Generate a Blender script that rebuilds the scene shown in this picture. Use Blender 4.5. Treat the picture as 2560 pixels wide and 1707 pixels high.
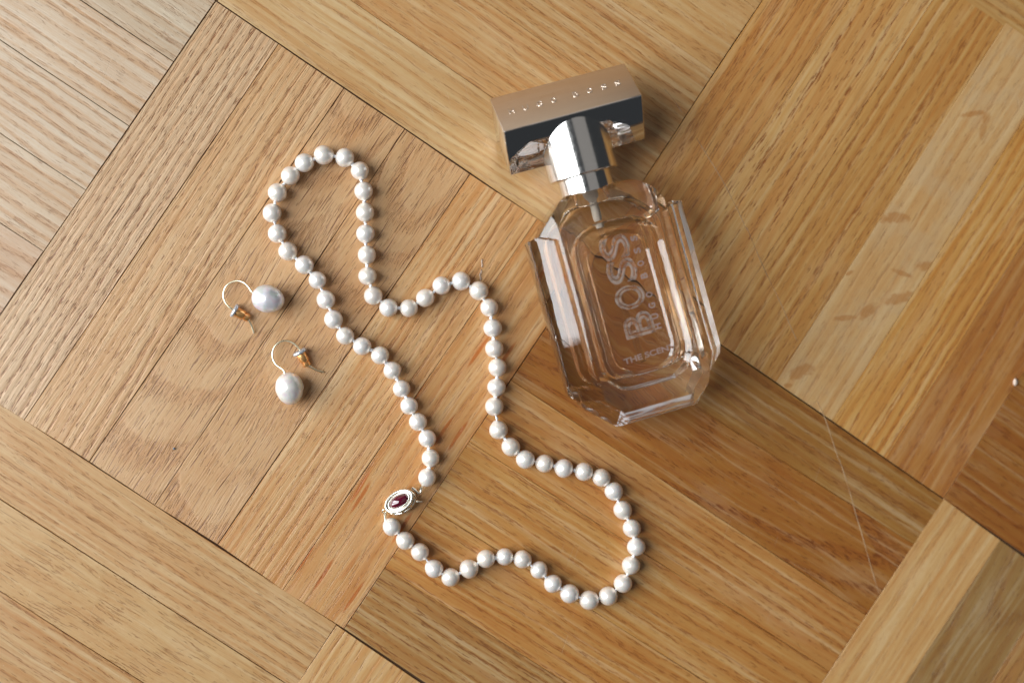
import bpy, bmesh, math, random
from mathutils import Vector, Matrix, Quaternion
random.seed(7)
for o in list(bpy.data.objects): bpy.data.objects.remove(o)
S = bpy.context.scene
COL = S.collection
MM = 0.001
R = math.radians

# ------------------------------------------------------------------ camera
CAM = (-49.35, 10.007, 508.571)
ROT = ((0.9953249, 0.0018898, -0.0965647), (0.0, 0.9998086, 0.0195665), (0.0965832, -0.019475, 0.9951344))
cd = bpy.data.cameras.new('camera'); cam = bpy.data.objects.new('camera', cd); COL.objects.link(cam)
cam.matrix_world = Matrix.Translation(Vector(CAM) * MM) @ Matrix(ROT).to_4x4()
cd.sensor_width = 36.0; cd.lens = 50.0
cd.clip_start = 0.01; cd.clip_end = 50
cd.dof.use_dof = True
_f = Vector((-64.5, -2.3, 2.0)) * MM - Vector(CAM) * MM
cd.dof.focus_distance = abs((Matrix(ROT).transposed() @ _f).z)
cd.dof.aperture_fstop = 3.2
S.camera = cam

# ------------------------------------------------------------------ light
W = bpy.data.worlds.new('World'); S.world = W; W.use_nodes = True
bg = W.node_tree.nodes['Background']
bg.inputs['Color'].default_value = (0.85, 0.92, 1.0, 1); bg.inputs['Strength'].default_value = 0.04
def area(name, loc, target, sx, sy, power, col):
    l = bpy.data.lights.new(name, 'AREA'); l.shape = 'RECTANGLE'; l.size = sx; l.size_y = sy
    l.energy = power; l.color = col
    o = bpy.data.objects.new(name, l); COL.objects.link(o); o.location = loc
    d = (Vector(target) - Vector(loc)).normalized()
    o.rotation_euler = d.to_track_quat('-Z', 'Y').to_euler()
    return o
# the daylit window on the left: two tall panes either side of a bar
WCOL = (0.93, 0.97, 1.0)
for yy in (-0.15, 0.30):
    area('window_light', (-0.90, yy, 1.14), (0.10, yy, 1.14), 0.36, 2.1, 22.6, WCOL)
# soft light thrown back by the ceiling; unseen warm panel added for the cap to reflect
area('ceiling_bounce', (0.95, 0.1, 2.3), (0.95, 0.1, 0), 2.0, 2.4, 3.2, (1.0, 0.95, 0.9))
area('cap_fill', (-0.75, 2.3, 0.75), (0.1, 0.1, 0.1), 2.4, 1.4, 5.0, (1.0, 0.86, 0.72))
V = S.view_settings
V.view_transform = 'Standard'; V.look = 'None'; V.exposure = 0.0; V.gamma = 1.0
cy = S.cycles
cy.max_bounces = 24; cy.transmission_bounces = 20; cy.glossy_bounces = 8; cy.diffuse_bounces = 4
cy.transparent_max_bounces = 16
cy.caustics_refractive = True; cy.caustics_reflective = True; cy.blur_glossy = 0.3
cy.sample_clamp_indirect = 6.0; cy.use_denoising = True
S.render.film_transparent = False
# ------------------------------------------------------------------ measured layout (mm)
PLANKS = {
 'A': [[[-104.28,119.45],[-193.01,-11.97],[-170.68,-27.08],[-82.59,104.95]],[[-82.59,104.95],[-170.68,-27.08],[-148.56,-41.73],[-59.77,89.71]],[[-59.77,89.71],[-148.56,-41.73],[-126.23,-57.28],[-38.27,75.53]],[[-38.27,75.53],[-126.23,-57.28],[-104.44,-71.44],[-15.01,59.83]],[[-15.01,59.83],[-104.44,-71.44],[-81.67,-88.07],[9.27,44.14]],[[9.27,44.14],[-81.67,-88.07],[-60.21,-102.19],[29.36,30.46]]],
 'B': [[[-103.67,119.47],[29.36,30.78],[44.28,52.85],[-88.97,142.01]],[[-88.97,142.01],[44.28,52.85],[59.27,75.48],[-74.21,164.48]],[[-74.21,164.48],[59.27,75.48],[73.83,97.73],[-59.55,186.59]],[[-59.55,186.59],[73.83,97.73],[89.41,120.86],[-44.83,209.24]],[[-44.83,209.24],[89.41,120.86],[104.57,143.29],[-29.74,231.68]],[[-29.74,231.68],[104.57,143.29],[119.79,165.81],[-14.59,254.06]]],
 'C': [[[114.44,158.07],[29.68,30.93],[51.06,16.35],[136.78,144.09]],[[136.78,144.09],[51.06,16.35],[73.94,0.69],[159.83,131.57]],[[159.83,131.57],[73.94,0.69],[97.2,-14.98],[183.77,117.51]],[[183.77,117.51],[97.2,-14.98],[118.39,-29.34],[204.9,103.58]],[[204.9,103.58],[118.39,-29.34],[138.77,-43.33],[226.4,89.69]],[[226.4,89.69],[138.77,-43.33],[161.0,-58.44],[248.42,75.68]]],
 'E': [[[29.52,30.31],[161.0,-58.92],[149.74,-75.27],[14.97,8.79]],[[14.97,8.79],[149.74,-75.27],[131.61,-101.3],[-0.31,-13.9]],[[-0.31,-13.9],[131.61,-101.3],[117.65,-121.81],[-15.38,-35.87]],[[-15.38,-35.87],[117.65,-121.81],[102.11,-144.47],[-30.69,-58.69]],[[-30.69,-58.69],[102.11,-144.47],[86.64,-167.03],[-45.64,-80.79]],[[-45.64,-80.79],[86.64,-167.03],[69.28,-192.33],[-60.06,-102.19]]],
 'D': [[[-193.3,-11.37],[-62.83,-100.58],[-77.64,-123.43],[-206.88,-35.41]],[[-206.88,-35.41],[-77.64,-123.43],[-92.55,-145.73],[-221.56,-57.55]],[[-221.56,-57.55],[-92.55,-145.73],[-107.25,-168.26],[-236.18,-79.3]],[[-236.18,-79.3],[-107.25,-168.26],[-121.9,-190.69],[-250.74,-100.96]],[[-250.74,-100.96],[-121.9,-190.69],[-136.48,-212.73],[-265.24,-122.53]],[[-265.24,-122.53],[-136.48,-212.73],[-151.01,-235.0],[-279.68,-144.02]]],
 'H': [[[-233.34,204.28],[-104.43,119.6],[-118.91,98.07],[-247.32,182.31]],[[-247.32,182.31],[-118.91,98.07],[-134.24,75.39],[-261.81,160.69]],[[-261.81,160.69],[-134.24,75.39],[-149.21,52.96],[-276.39,138.28]],[[-276.39,138.28],[-149.21,52.96],[-163.67,31.69],[-290.63,116.69]],[[-290.63,116.69],[-163.67,31.69],[-178.22,10.04],[-304.81,94.9]],[[-304.81,94.9],[-178.22,10.04],[-193.16,-11.97],[-318.94,73.05]]],
 'G': [[[-62.83,-100.89],[-153.72,-237.5],[-130.97,-254.93],[-38.56,-118.32]],[[-38.56,-118.32],[-130.97,-254.93],[-108.28,-271.74],[-16.38,-134.14]],[[-16.38,-134.14],[-108.28,-271.74],[-85.37,-288.72],[6.33,-150.28]],[[6.33,-150.28],[-85.37,-288.72],[-63.01,-305.82],[28.94,-166.25]],[[28.94,-166.25],[-63.01,-305.82],[-40.42,-323.09],[51.77,-182.37]],[[51.77,-182.37],[-40.42,-323.09],[-17.61,-338.93],[69.29,-193.45]]],
 'I': [[[161.0,-58.6],[68.64,-193.43],[91.2,-208.83],[182.93,-74.33]],[[182.93,-74.33],[91.2,-208.83],[117.28,-223.7],[204.55,-89.37]],[[204.55,-89.37],[117.28,-223.7],[142.32,-240.31],[227.74,-104.58]],[[227.74,-104.58],[142.32,-240.31],[165.08,-256.15],[250.28,-119.09]],[[250.28,-119.09],[165.08,-256.15],[188.9,-271.36],[273.03,-133.74]],[[273.03,-133.74],[188.9,-271.36],[212.1,-287.5],[295.99,-149.35]]],
 'J': [[[161.0,-58.6],[295.99,-149.35],[310.73,-126.35],[175.43,-36.39]],[[175.43,-36.39],[310.73,-126.35],[325.52,-103.27],[188.76,-15.89]],[[188.76,-15.89],[325.52,-103.27],[340.38,-80.94],[203.8,7.28]],[[203.8,7.28],[340.38,-80.94],[355.28,-57.69],[218.39,29.56]],[[218.39,29.56],[355.28,-57.69],[370.23,-34.36],[233.21,52.42]],[[233.21,52.42],[370.23,-34.36],[385.25,-11.78],[248.42,75.68]]],
 'F': [[[115.09,158.41],[248.42,75.68],[262.83,98.37],[129.37,181.11]],[[129.37,181.11],[262.83,98.37],[277.3,120.65],[144.52,203.77]],[[144.52,203.77],[277.3,120.65],[291.83,143.02],[159.57,226.51]],[[159.57,226.51],[291.83,143.02],[306.4,165.46],[174.68,249.34]],[[174.68,249.34],[306.4,165.46],[321.03,187.98],[190.02,271.47]],[[190.02,271.47],[321.03,187.98],[335.71,210.59],[205.25,294.48]]],
 'X-2_-3': [[[-101.56,696.74],[31.24,607.5],[16.37,585.37],[-116.43,674.6]],[[-116.43,674.6],[16.37,585.37],[1.5,563.23],[-131.31,652.47]],[[-131.31,652.47],[1.5,563.23],[-13.38,541.1],[-146.18,630.33]],[[-146.18,630.33],[-13.38,541.1],[-28.25,518.96],[-161.05,608.2]],[[-161.05,608.2],[-28.25,518.96],[-43.12,496.83],[-175.93,586.07]],[[-175.93,586.07],[-43.12,496.83],[-57.99,474.7],[-190.8,563.93]]],
 'X-2_-2': [[[-190.8,563.93],[-280.04,431.13],[-257.9,416.26],[-168.66,549.06]],[[-168.66,549.06],[-257.9,416.26],[-235.77,401.38],[-146.53,534.19]],[[-146.53,534.19],[-235.77,401.38],[-213.63,386.51],[-124.4,519.31]],[[-124.4,519.31],[-213.63,386.51],[-191.5,371.64],[-102.26,504.44]],[[-102.26,504.44],[-191.5,371.64],[-169.37,356.77],[-80.13,489.57]],[[-80.13,489.57],[-169.37,356.77],[-147.23,341.89],[-57.99,474.7]]],
 'X-2_-1': [[[-280.04,431.13],[-147.23,341.89],[-162.1,319.76],[-294.91,409.0]],[[-294.91,409.0],[-162.1,319.76],[-176.98,297.62],[-309.78,386.86]],[[-309.78,386.86],[-176.98,297.62],[-191.85,275.49],[-324.65,364.73]],[[-324.65,364.73],[-191.85,275.49],[-206.72,253.36],[-339.53,342.59]],[[-339.53,342.59],[-206.72,253.36],[-221.6,231.22],[-354.4,320.46]],[[-354.4,320.46],[-221.6,231.22],[-236.47,209.09],[-369.27,298.33]]],
 'X-2_0': [[[-369.27,298.33],[-458.51,165.52],[-436.38,150.65],[-347.14,283.45]],[[-347.14,283.45],[-436.38,150.65],[-414.24,135.78],[-325.0,268.58]],[[-325.0,268.58],[-414.24,135.78],[-392.11,120.9],[-302.87,253.71]],[[-302.87,253.71],[-392.11,120.9],[-369.97,106.03],[-280.74,238.83]],[[-280.74,238.83],[-369.97,106.03],[-347.84,91.16],[-258.6,223.96]],[[-258.6,223.96],[-347.84,91.16],[-325.71,76.29],[-236.47,209.09]]],
 'X-2_1': [[[-458.51,165.52],[-325.71,76.29],[-340.58,54.15],[-473.38,143.39]],[[-473.38,143.39],[-340.58,54.15],[-355.45,32.02],[-488.26,121.26]],[[-488.26,121.26],[-355.45,32.02],[-370.33,9.88],[-503.13,99.12]],[[-503.13,99.12],[-370.33,9.88],[-385.2,-12.25],[-518.0,76.99]],[[-518.0,76.99],[-385.2,-12.25],[-400.07,-34.38],[-532.87,54.85]],[[-532.87,54.85],[-400.07,-34.38],[-414.94,-56.52],[-547.75,32.72]]],
 'X-2_2': [[[-547.75,32.72],[-636.98,-100.08],[-614.85,-114.96],[-525.61,17.85]],[[-525.61,17.85],[-614.85,-114.96],[-592.72,-129.83],[-503.48,2.97]],[[-503.48,2.97],[-592.72,-129.83],[-570.58,-144.7],[-481.35,-11.9]],[[-481.35,-11.9],[-570.58,-144.7],[-548.45,-159.58],[-459.21,-26.77]],[[-459.21,-26.77],[-548.45,-159.58],[-526.31,-174.45],[-437.08,-41.64]],[[-437.08,-41.64],[-526.31,-174.45],[-504.18,-189.32],[-414.94,-56.52]]],
 'X-1_-3': [[[31.24,607.5],[-57.99,474.7],[-35.86,459.82],[53.38,592.63]],[[53.38,592.63],[-35.86,459.82],[-13.73,444.95],[75.51,577.75]],[[75.51,577.75],[-13.73,444.95],[8.41,430.08],[97.64,562.88]],[[97.64,562.88],[8.41,430.08],[30.54,415.2],[119.78,548.01]],[[119.78,548.01],[30.54,415.2],[52.67,400.33],[141.91,533.13]],[[141.91,533.13],[52.67,400.33],[74.81,385.46],[164.05,518.26]]],
 'X-1_-2': [[[-57.99,474.7],[74.81,385.46],[59.94,363.32],[-72.87,452.56]],[[-72.87,452.56],[59.94,363.32],[45.06,341.19],[-87.74,430.43]],[[-87.74,430.43],[45.06,341.19],[30.19,319.06],[-102.61,408.29]],[[-102.61,408.29],[30.19,319.06],[15.32,296.92],[-117.49,386.16]],[[-117.49,386.16],[15.32,296.92],[0.44,274.79],[-132.36,364.03]],[[-132.36,364.03],[0.44,274.79],[-14.43,252.66],[-147.23,341.89]]],
 'X-1_-1': [[[-147.23,341.89],[-236.47,209.09],[-214.34,194.22],[-125.1,327.02]],[[-125.1,327.02],[-214.34,194.22],[-192.2,179.34],[-102.96,312.15]],[[-102.96,312.15],[-192.2,179.34],[-170.07,164.47],[-80.83,297.27]],[[-80.83,297.27],[-170.07,164.47],[-147.93,149.6],[-58.7,282.4]],[[-58.7,282.4],[-147.93,149.6],[-125.8,134.72],[-36.56,267.53]],[[-36.56,267.53],[-125.8,134.72],[-103.67,119.85],[-14.43,252.66]]],
 'X-1_1': [[[-325.71,76.29],[-414.94,-56.52],[-392.81,-71.39],[-303.57,61.41]],[[-303.57,61.41],[-392.81,-71.39],[-370.68,-86.26],[-281.44,46.54]],[[-281.44,46.54],[-370.68,-86.26],[-348.54,-101.14],[-259.3,31.67]],[[-259.3,31.67],[-348.54,-101.14],[-326.41,-116.01],[-237.17,16.79]],[[-237.17,16.79],[-326.41,-116.01],[-304.27,-130.88],[-215.04,1.92]],[[-215.04,1.92],[-304.27,-130.88],[-282.14,-145.75],[-192.9,-12.95]]],
 'X-1_2': [[[-414.94,-56.52],[-282.14,-145.75],[-297.01,-167.89],[-429.82,-78.65]],[[-429.82,-78.65],[-297.01,-167.89],[-311.89,-190.02],[-444.69,-100.79]],[[-444.69,-100.79],[-311.89,-190.02],[-326.76,-212.16],[-459.56,-122.92]],[[-459.56,-122.92],[-326.76,-212.16],[-341.63,-234.29],[-474.44,-145.05]],[[-474.44,-145.05],[-341.63,-234.29],[-356.5,-256.42],[-489.31,-167.19]],[[-489.31,-167.19],[-356.5,-256.42],[-371.38,-278.56],[-504.18,-189.32]]],
 'X0_-3': [[[164.05,518.26],[296.85,429.02],[281.98,406.89],[149.17,496.13]],[[149.17,496.13],[281.98,406.89],[267.1,384.76],[134.3,473.99]],[[134.3,473.99],[267.1,384.76],[252.23,362.62],[119.43,451.86]],[[119.43,451.86],[252.23,362.62],[237.36,340.49],[104.55,429.73]],[[104.55,429.73],[237.36,340.49],[222.48,318.36],[89.68,407.59]],[[89.68,407.59],[222.48,318.36],[207.61,296.22],[74.81,385.46]]],
 'X0_-2': [[[74.81,385.46],[-14.43,252.66],[7.71,237.78],[96.94,370.59]],[[96.94,370.59],[7.71,237.78],[29.84,222.91],[119.08,355.71]],[[119.08,355.71],[29.84,222.91],[51.97,208.04],[141.21,340.84]],[[141.21,340.84],[51.97,208.04],[74.11,193.16],[163.34,325.97]],[[163.34,325.97],[74.11,193.16],[96.24,178.29],[185.48,311.09]],[[185.48,311.09],[96.24,178.29],[118.37,163.42],[207.61,296.22]]],
 'X0_2': [[[-282.14,-145.75],[-371.38,-278.56],[-349.24,-293.43],[-260.01,-160.63]],[[-260.01,-160.63],[-349.24,-293.43],[-327.11,-308.3],[-237.87,-175.5]],[[-237.87,-175.5],[-327.11,-308.3],[-304.98,-323.18],[-215.74,-190.37]],[[-215.74,-190.37],[-304.98,-323.18],[-282.84,-338.05],[-193.6,-205.25]],[[-193.6,-205.25],[-282.84,-338.05],[-260.71,-352.92],[-171.47,-220.12]],[[-171.47,-220.12],[-260.71,-352.92],[-238.57,-367.8],[-149.34,-234.99]]],
 'X1_-3': [[[296.85,429.02],[207.61,296.22],[229.75,281.35],[318.98,414.15]],[[318.98,414.15],[229.75,281.35],[251.88,266.48],[341.12,399.28]],[[341.12,399.28],[251.88,266.48],[274.01,251.6],[363.25,384.41]],[[363.25,384.41],[274.01,251.6],[296.15,236.73],[385.38,369.53]],[[385.38,369.53],[296.15,236.73],[318.28,221.86],[407.52,354.66]],[[407.52,354.66],[318.28,221.86],[340.42,206.98],[429.65,339.79]]],
 'X1_2': [[[-149.34,-234.99],[-16.53,-324.23],[-31.41,-346.36],[-164.21,-257.13]],[[-164.21,-257.13],[-31.41,-346.36],[-46.28,-368.5],[-179.08,-279.26]],[[-179.08,-279.26],[-46.28,-368.5],[-61.15,-390.63],[-193.96,-301.39]],[[-193.96,-301.39],[-61.15,-390.63],[-76.03,-412.76],[-208.83,-323.53]],[[-208.83,-323.53],[-76.03,-412.76],[-90.9,-434.9],[-223.7,-345.66]],[[-223.7,-345.66],[-90.9,-434.9],[-105.77,-457.03],[-238.57,-367.8]]],
 'X2_-3': [[[429.65,339.79],[562.46,250.55],[547.58,228.42],[414.78,317.65]],[[414.78,317.65],[547.58,228.42],[532.71,206.28],[399.91,295.52]],[[399.91,295.52],[532.71,206.28],[517.84,184.15],[385.03,273.39]],[[385.03,273.39],[517.84,184.15],[502.96,162.01],[370.16,251.25]],[[370.16,251.25],[502.96,162.01],[488.09,139.88],[355.29,229.12]],[[355.29,229.12],[488.09,139.88],[473.22,117.75],[340.42,206.98]]],
 'X2_-2': [[[340.42,206.98],[251.18,74.18],[273.31,59.31],[362.55,192.11]],[[362.55,192.11],[273.31,59.31],[295.45,44.44],[384.68,177.24]],[[384.68,177.24],[295.45,44.44],[317.58,29.56],[406.82,162.37]],[[406.82,162.37],[317.58,29.56],[339.71,14.69],[428.95,147.49]],[[428.95,147.49],[339.71,14.69],[361.85,-0.18],[451.08,132.62]],[[451.08,132.62],[361.85,-0.18],[383.98,-15.06],[473.22,117.75]]],
 'X2_1': [[[72.7,-191.43],[205.51,-280.66],[190.63,-302.8],[57.83,-213.56]],[[57.83,-213.56],[190.63,-302.8],[175.76,-324.93],[42.96,-235.69]],[[42.96,-235.69],[175.76,-324.93],[160.89,-347.06],[28.08,-257.83]],[[28.08,-257.83],[160.89,-347.06],[146.02,-369.2],[13.21,-279.96]],[[13.21,-279.96],[146.02,-369.2],[131.14,-391.33],[-1.66,-302.1]],[[-1.66,-302.1],[131.14,-391.33],[116.27,-413.47],[-16.53,-324.23]]],
 'X2_2': [[[-16.53,-324.23],[-105.77,-457.03],[-83.64,-471.91],[5.6,-339.1]],[[5.6,-339.1],[-83.64,-471.91],[-61.5,-486.78],[27.73,-353.97]],[[27.73,-353.97],[-61.5,-486.78],[-39.37,-501.65],[49.87,-368.85]],[[49.87,-368.85],[-39.37,-501.65],[-17.24,-516.52],[72.0,-383.72]],[[72.0,-383.72],[-17.24,-516.52],[4.9,-531.4],[94.14,-398.59]],[[94.14,-398.59],[4.9,-531.4],[27.03,-546.27],[116.27,-413.47]]],
 'X3_-3': [[[562.46,250.55],[473.22,117.75],[495.35,102.87],[584.59,235.68]],[[584.59,235.68],[495.35,102.87],[517.49,88.0],[606.72,220.8]],[[606.72,220.8],[517.49,88.0],[539.62,73.13],[628.86,205.93]],[[628.86,205.93],[539.62,73.13],[561.75,58.26],[650.99,191.06]],[[650.99,191.06],[561.75,58.26],[583.89,43.38],[673.13,176.19]],[[673.13,176.19],[583.89,43.38],[606.02,28.51],[695.26,161.31]]],
 'X3_-2': [[[473.22,117.75],[606.02,28.51],[591.15,6.38],[458.35,95.61]],[[458.35,95.61],[591.15,6.38],[576.28,-15.76],[443.47,73.48]],[[443.47,73.48],[576.28,-15.76],[561.4,-37.89],[428.6,51.35]],[[428.6,51.35],[561.4,-37.89],[546.53,-60.03],[413.73,29.21]],[[413.73,29.21],[546.53,-60.03],[531.66,-82.16],[398.85,7.08]],[[398.85,7.08],[531.66,-82.16],[516.78,-104.29],[383.98,-15.06]]],
 'X3_-1': [[[383.98,-15.06],[294.74,-147.86],[316.88,-162.73],[406.12,-29.93]],[[406.12,-29.93],[316.88,-162.73],[339.01,-177.61],[428.25,-44.8]],[[428.25,-44.8],[339.01,-177.61],[361.15,-192.48],[450.38,-59.67]],[[450.38,-59.67],[361.15,-192.48],[383.28,-207.35],[472.52,-74.55]],[[472.52,-74.55],[383.28,-207.35],[405.41,-222.22],[494.65,-89.42]],[[494.65,-89.42],[405.41,-222.22],[427.55,-237.1],[516.78,-104.29]]],
 'X3_0': [[[294.74,-147.86],[427.55,-237.1],[412.67,-259.23],[279.87,-169.99]],[[279.87,-169.99],[412.67,-259.23],[397.8,-281.36],[265.0,-192.13]],[[265.0,-192.13],[397.8,-281.36],[382.93,-303.5],[250.13,-214.26]],[[250.13,-214.26],[382.93,-303.5],[368.06,-325.63],[235.25,-236.4]],[[235.25,-236.4],[368.06,-325.63],[353.18,-347.77],[220.38,-258.53]],[[220.38,-258.53],[353.18,-347.77],[338.31,-369.9],[205.51,-280.66]]],
 'X3_1': [[[205.51,-280.66],[116.27,-413.47],[138.4,-428.34],[227.64,-295.54]],[[227.64,-295.54],[138.4,-428.34],[160.54,-443.21],[249.77,-310.41]],[[249.77,-310.41],[160.54,-443.21],[182.67,-458.08],[271.91,-325.28]],[[271.91,-325.28],[182.67,-458.08],[204.81,-472.96],[294.04,-340.15]],[[294.04,-340.15],[204.81,-472.96],[226.94,-487.83],[316.18,-355.03]],[[316.18,-355.03],[226.94,-487.83],[249.07,-502.7],[338.31,-369.9]]],
 'X3_2': [[[116.27,-413.47],[249.07,-502.7],[234.2,-524.84],[101.4,-435.6]],[[101.4,-435.6],[234.2,-524.84],[219.33,-546.97],[86.52,-457.73]],[[86.52,-457.73],[219.33,-546.97],[204.45,-569.11],[71.65,-479.87]],[[71.65,-479.87],[204.45,-569.11],[189.58,-591.24],[56.78,-502.0]],[[56.78,-502.0],[189.58,-591.24],[174.71,-613.37],[41.91,-524.14]],[[41.91,-524.14],[174.71,-613.37],[159.84,-635.51],[27.03,-546.27]]],
}
PEARLS = [[-30.65,-48.21,3.2],[-29.43,-41.36,3.19],[-30.56,-34.33,3.17],[-33.87,-28.36,3.22],[-36.97,-22.64,3.16],[-39.65,-16.57,3.16],[-42.91,-10.04,3.19],[-47.26,-4.71,3.26],[-53.57,-1.45,3.26],[-59.47,2.17,3.18],[-63.57,8.01,3.29],[-66.22,14.92,3.35],[-69.16,21.77,3.16],[-73.67,27.14,3.3],[-79.4,31.84,3.33],[-83.1,38.09,3.33],[-84.84,45.25,3.33],[-82.95,52.4,3.34],[-78.48,58.34,3.28],[-73.61,62.88,3.34],[-66.84,65.69,3.45],[-59.47,64.84,3.41],[-54.18,60.29,3.28],[-52.91,53.12,3.31],[-52.43,45.71,3.3],[-52.3,38.15,3.32],[-51.82,30.75,3.27],[-51.62,23.3,3.26],[-49.59,16.34,3.32],[-44.2,12.06,3.28],[-37.03,11.96,3.24],[-31.22,15.59,3.26],[-25.46,19.94,3.27],[-18.54,21.54,3.35],[-12.18,18.11,3.38],[-8.45,12.13,3.25],[-7.24,4.82,3.33],[-6.66,-2.43,3.28],[-5.55,-9.23,3.31],[-5.88,-16.26,3.28],[-6.67,-23.1,3.31],[-5.18,-31.47,3.34],[-0.74,-37.57,3.35],[4.45,-42.06,3.41],[11.35,-43.62,3.25],[18.31,-45.44,3.37],[25.64,-46.73,3.32],[31.99,-48.95,3.27],[36.55,-53.92,3.33],[39.79,-60.7,3.38],[43.13,-67.34,3.3],[44.75,-74.06,3.31],[42.85,-80.74,3.31],[39.94,-87.22,3.37],[34.53,-91.65,3.43],[27.62,-93.02,3.46],[20.48,-90.53,3.47],[14.4,-86.81,3.29],[9.43,-81.85,3.17],[3.47,-77.91,3.33],[-2.93,-76.92,3.1],[-9.65,-77.48,3.27],[-15.73,-80.97,3.43],[-22.33,-83.9,3.32],[-28.22,-80.67,3.3],[-33.22,-74.69,3.22],[-38.49,-70.52,3.25],[-43.21,-65.59,3.22]]
WIRE_A = [[-91.39, 17.07, 4.2], [-91.87, 17.57, 4.4], [-92.74, 18.93, 4.0], [-94.31, 20.58, 3.2], [-95.96, 21.33, 2.7], [-97.56, 21.47, 2.4], [-99.43, 20.86, 2.2], [-101.06, 19.4, 2.1], [-101.83, 17.35, 2.1], [-101.81, 15.49, 2.1], [-100.8, 13.28, 2.2], [-99.29, 11.85, 2.3], [-97.79, 10.9, 2.2], [-95.8, 9.7, 2.0], [-93.97, 8.75, 1.8], [-92.99, 7.32, 1.5], [-92.19, 5.61, 1.1], [-91.47, 3.14, 0.6]]
WIRE_B = [[-80.56, -10.72, 4.2], [-80.72, -10.16, 4.4], [-81.58, -9.36, 4.0], [-83.48, -8.01, 3.3], [-84.62, -6.25, 2.8], [-84.93, -4.45, 2.5], [-84.64, -2.58, 2.3], [-83.42, -0.71, 2.2], [-81.73, 0.28, 2.2], [-79.91, 0.41, 2.2], [-78.28, -0.07, 2.3], [-76.92, -0.99, 2.4], [-75.64, -2.36, 2.4], [-74.74, -3.8, 2.2], [-73.74, -5.7, 2.0], [-72.74, -7.76, 1.8], [-71.06, -9.15, 1.5], [-69.21, -10.13, 1.1], [-67.25, -10.64, 0.6]]
DROP_A = [[-86.22, 15.13, 4.85]]
DROP_B = [[-78.86, -16.24, 4.85]]
STOP_A = [[-98.03, 11.07, 2.5], [-94.3, 8.92, 1.9]]
STOP_B = [[-75.4, -3.56, 2.5], [-73.17, -7.69, 1.9]]
CLASP = [[-40.42, -56.52, 4.6]]
CLASP_AX = [[-45.11, -59.04, 4.6], [-35.73, -54.01, 4.6]]
CLASP_PTS = [[-32.22, -51.09, 3.3], [-33.23, -52.9, 3.3], [-32.94, -52.39, 3.3], [-35.7, -52.05, 3.5], [-34.11, -53.52, 3.5], [-34.24, -56.71, 3.0], [-32.36, -56.73, 3.0], [-46.03, -60.11, 3.0], [-45.68, -62.85, 3.2], [-45.24, -60.12, 3.0]]
SCRATCHES = [[[55.25, 91.32], [58.63, 87.5], [62.03, 82.57]], [[67.13, 73.78], [71.67, 66.63], [76.23, 59.46], [81.37, 50.05], [85.95, 40.61], [86.23, 40.76], [92.27, 26.84], [99.19, 12.88], [102.08, 6.16], [104.98, -0.01]], [[112.56, -21.95], [115.47, -28.17], [118.4, -36.64], [120.74, -43.43], [121.32, -44.32], [124.56, -53.96], [127.51, -64.18], [130.17, -72.71], [133.13, -82.97], [136.39, -93.53]]]
CRUMB = [[188.08, -15.56]]
SPECK = [[-119.38, -37.42]]
RESIDUE = [[-10.82, 28.65], [-10.72, 27.33], [-11.05, 24.92], [-11.49, 23.82], [-11.27, 22.51]]
BLOTCHES = [[175.8, 80.1, 1.27, 4.76, -20], [171.3, 83.8, 4.13, 0.95, 10], [141.6, 45.3, 5.4, 1.75, 5], [153.5, 27.6, 3.17, 1.59, 10], [144.7, 24.8, 4.13, 0.79, -20], [143.6, 15.7, 5.08, 1.9, 15], [132.0, 11.2, 3.81, 1.75, 40], [122.8, 8.4, 4.13, 0.95, 5], [106.7, -11.2, 4.44, 2.06, 20], [101.6, -16.3, 1.43, 0.79, 0], [124.6, 24.9, 1.59, 0.63, 30]]

# ------------------------------------------------------------------ helpers
def lin(c):
    def g(v):
        v = v / 255.0
        return v / 12.92 if v <= 0.04045 else ((v + 0.055) / 1.055) ** 2.4
    return (g(c[0]), g(c[1]), g(c[2]), 1.0)

def link(name, me, mats=None, parent=None, kind=None):
    o = bpy.data.objects.new(name, me); COL.objects.link(o)
    if mats is not None and me is not None and len(me.materials) == 0:
        for m in (mats if isinstance(mats, (list, tuple)) else [mats]): me.materials.append(m)
    if parent is not None: o.parent = parent
    if kind: o['kind'] = kind
    return o

def thing(name, label, cat, loc=(0, 0, 0), group=None):
    o = bpy.data.objects.new(name, None); COL.objects.link(o); o.location = Vector(loc) * MM
    o.empty_display_size = 0.01
    o['label'] = label; o['category'] = cat
    if group: o['group'] = group
    return o

def mesh_of(bm, name, smooth=True, angle=None):
    me = bpy.data.meshes.new(name); bm.to_mesh(me); bm.free()
    if smooth:
        for p in me.polygons: p.use_smooth = True
        if angle is not None: me.set_sharp_from_angle(angle=R(angle))
    return me

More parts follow.
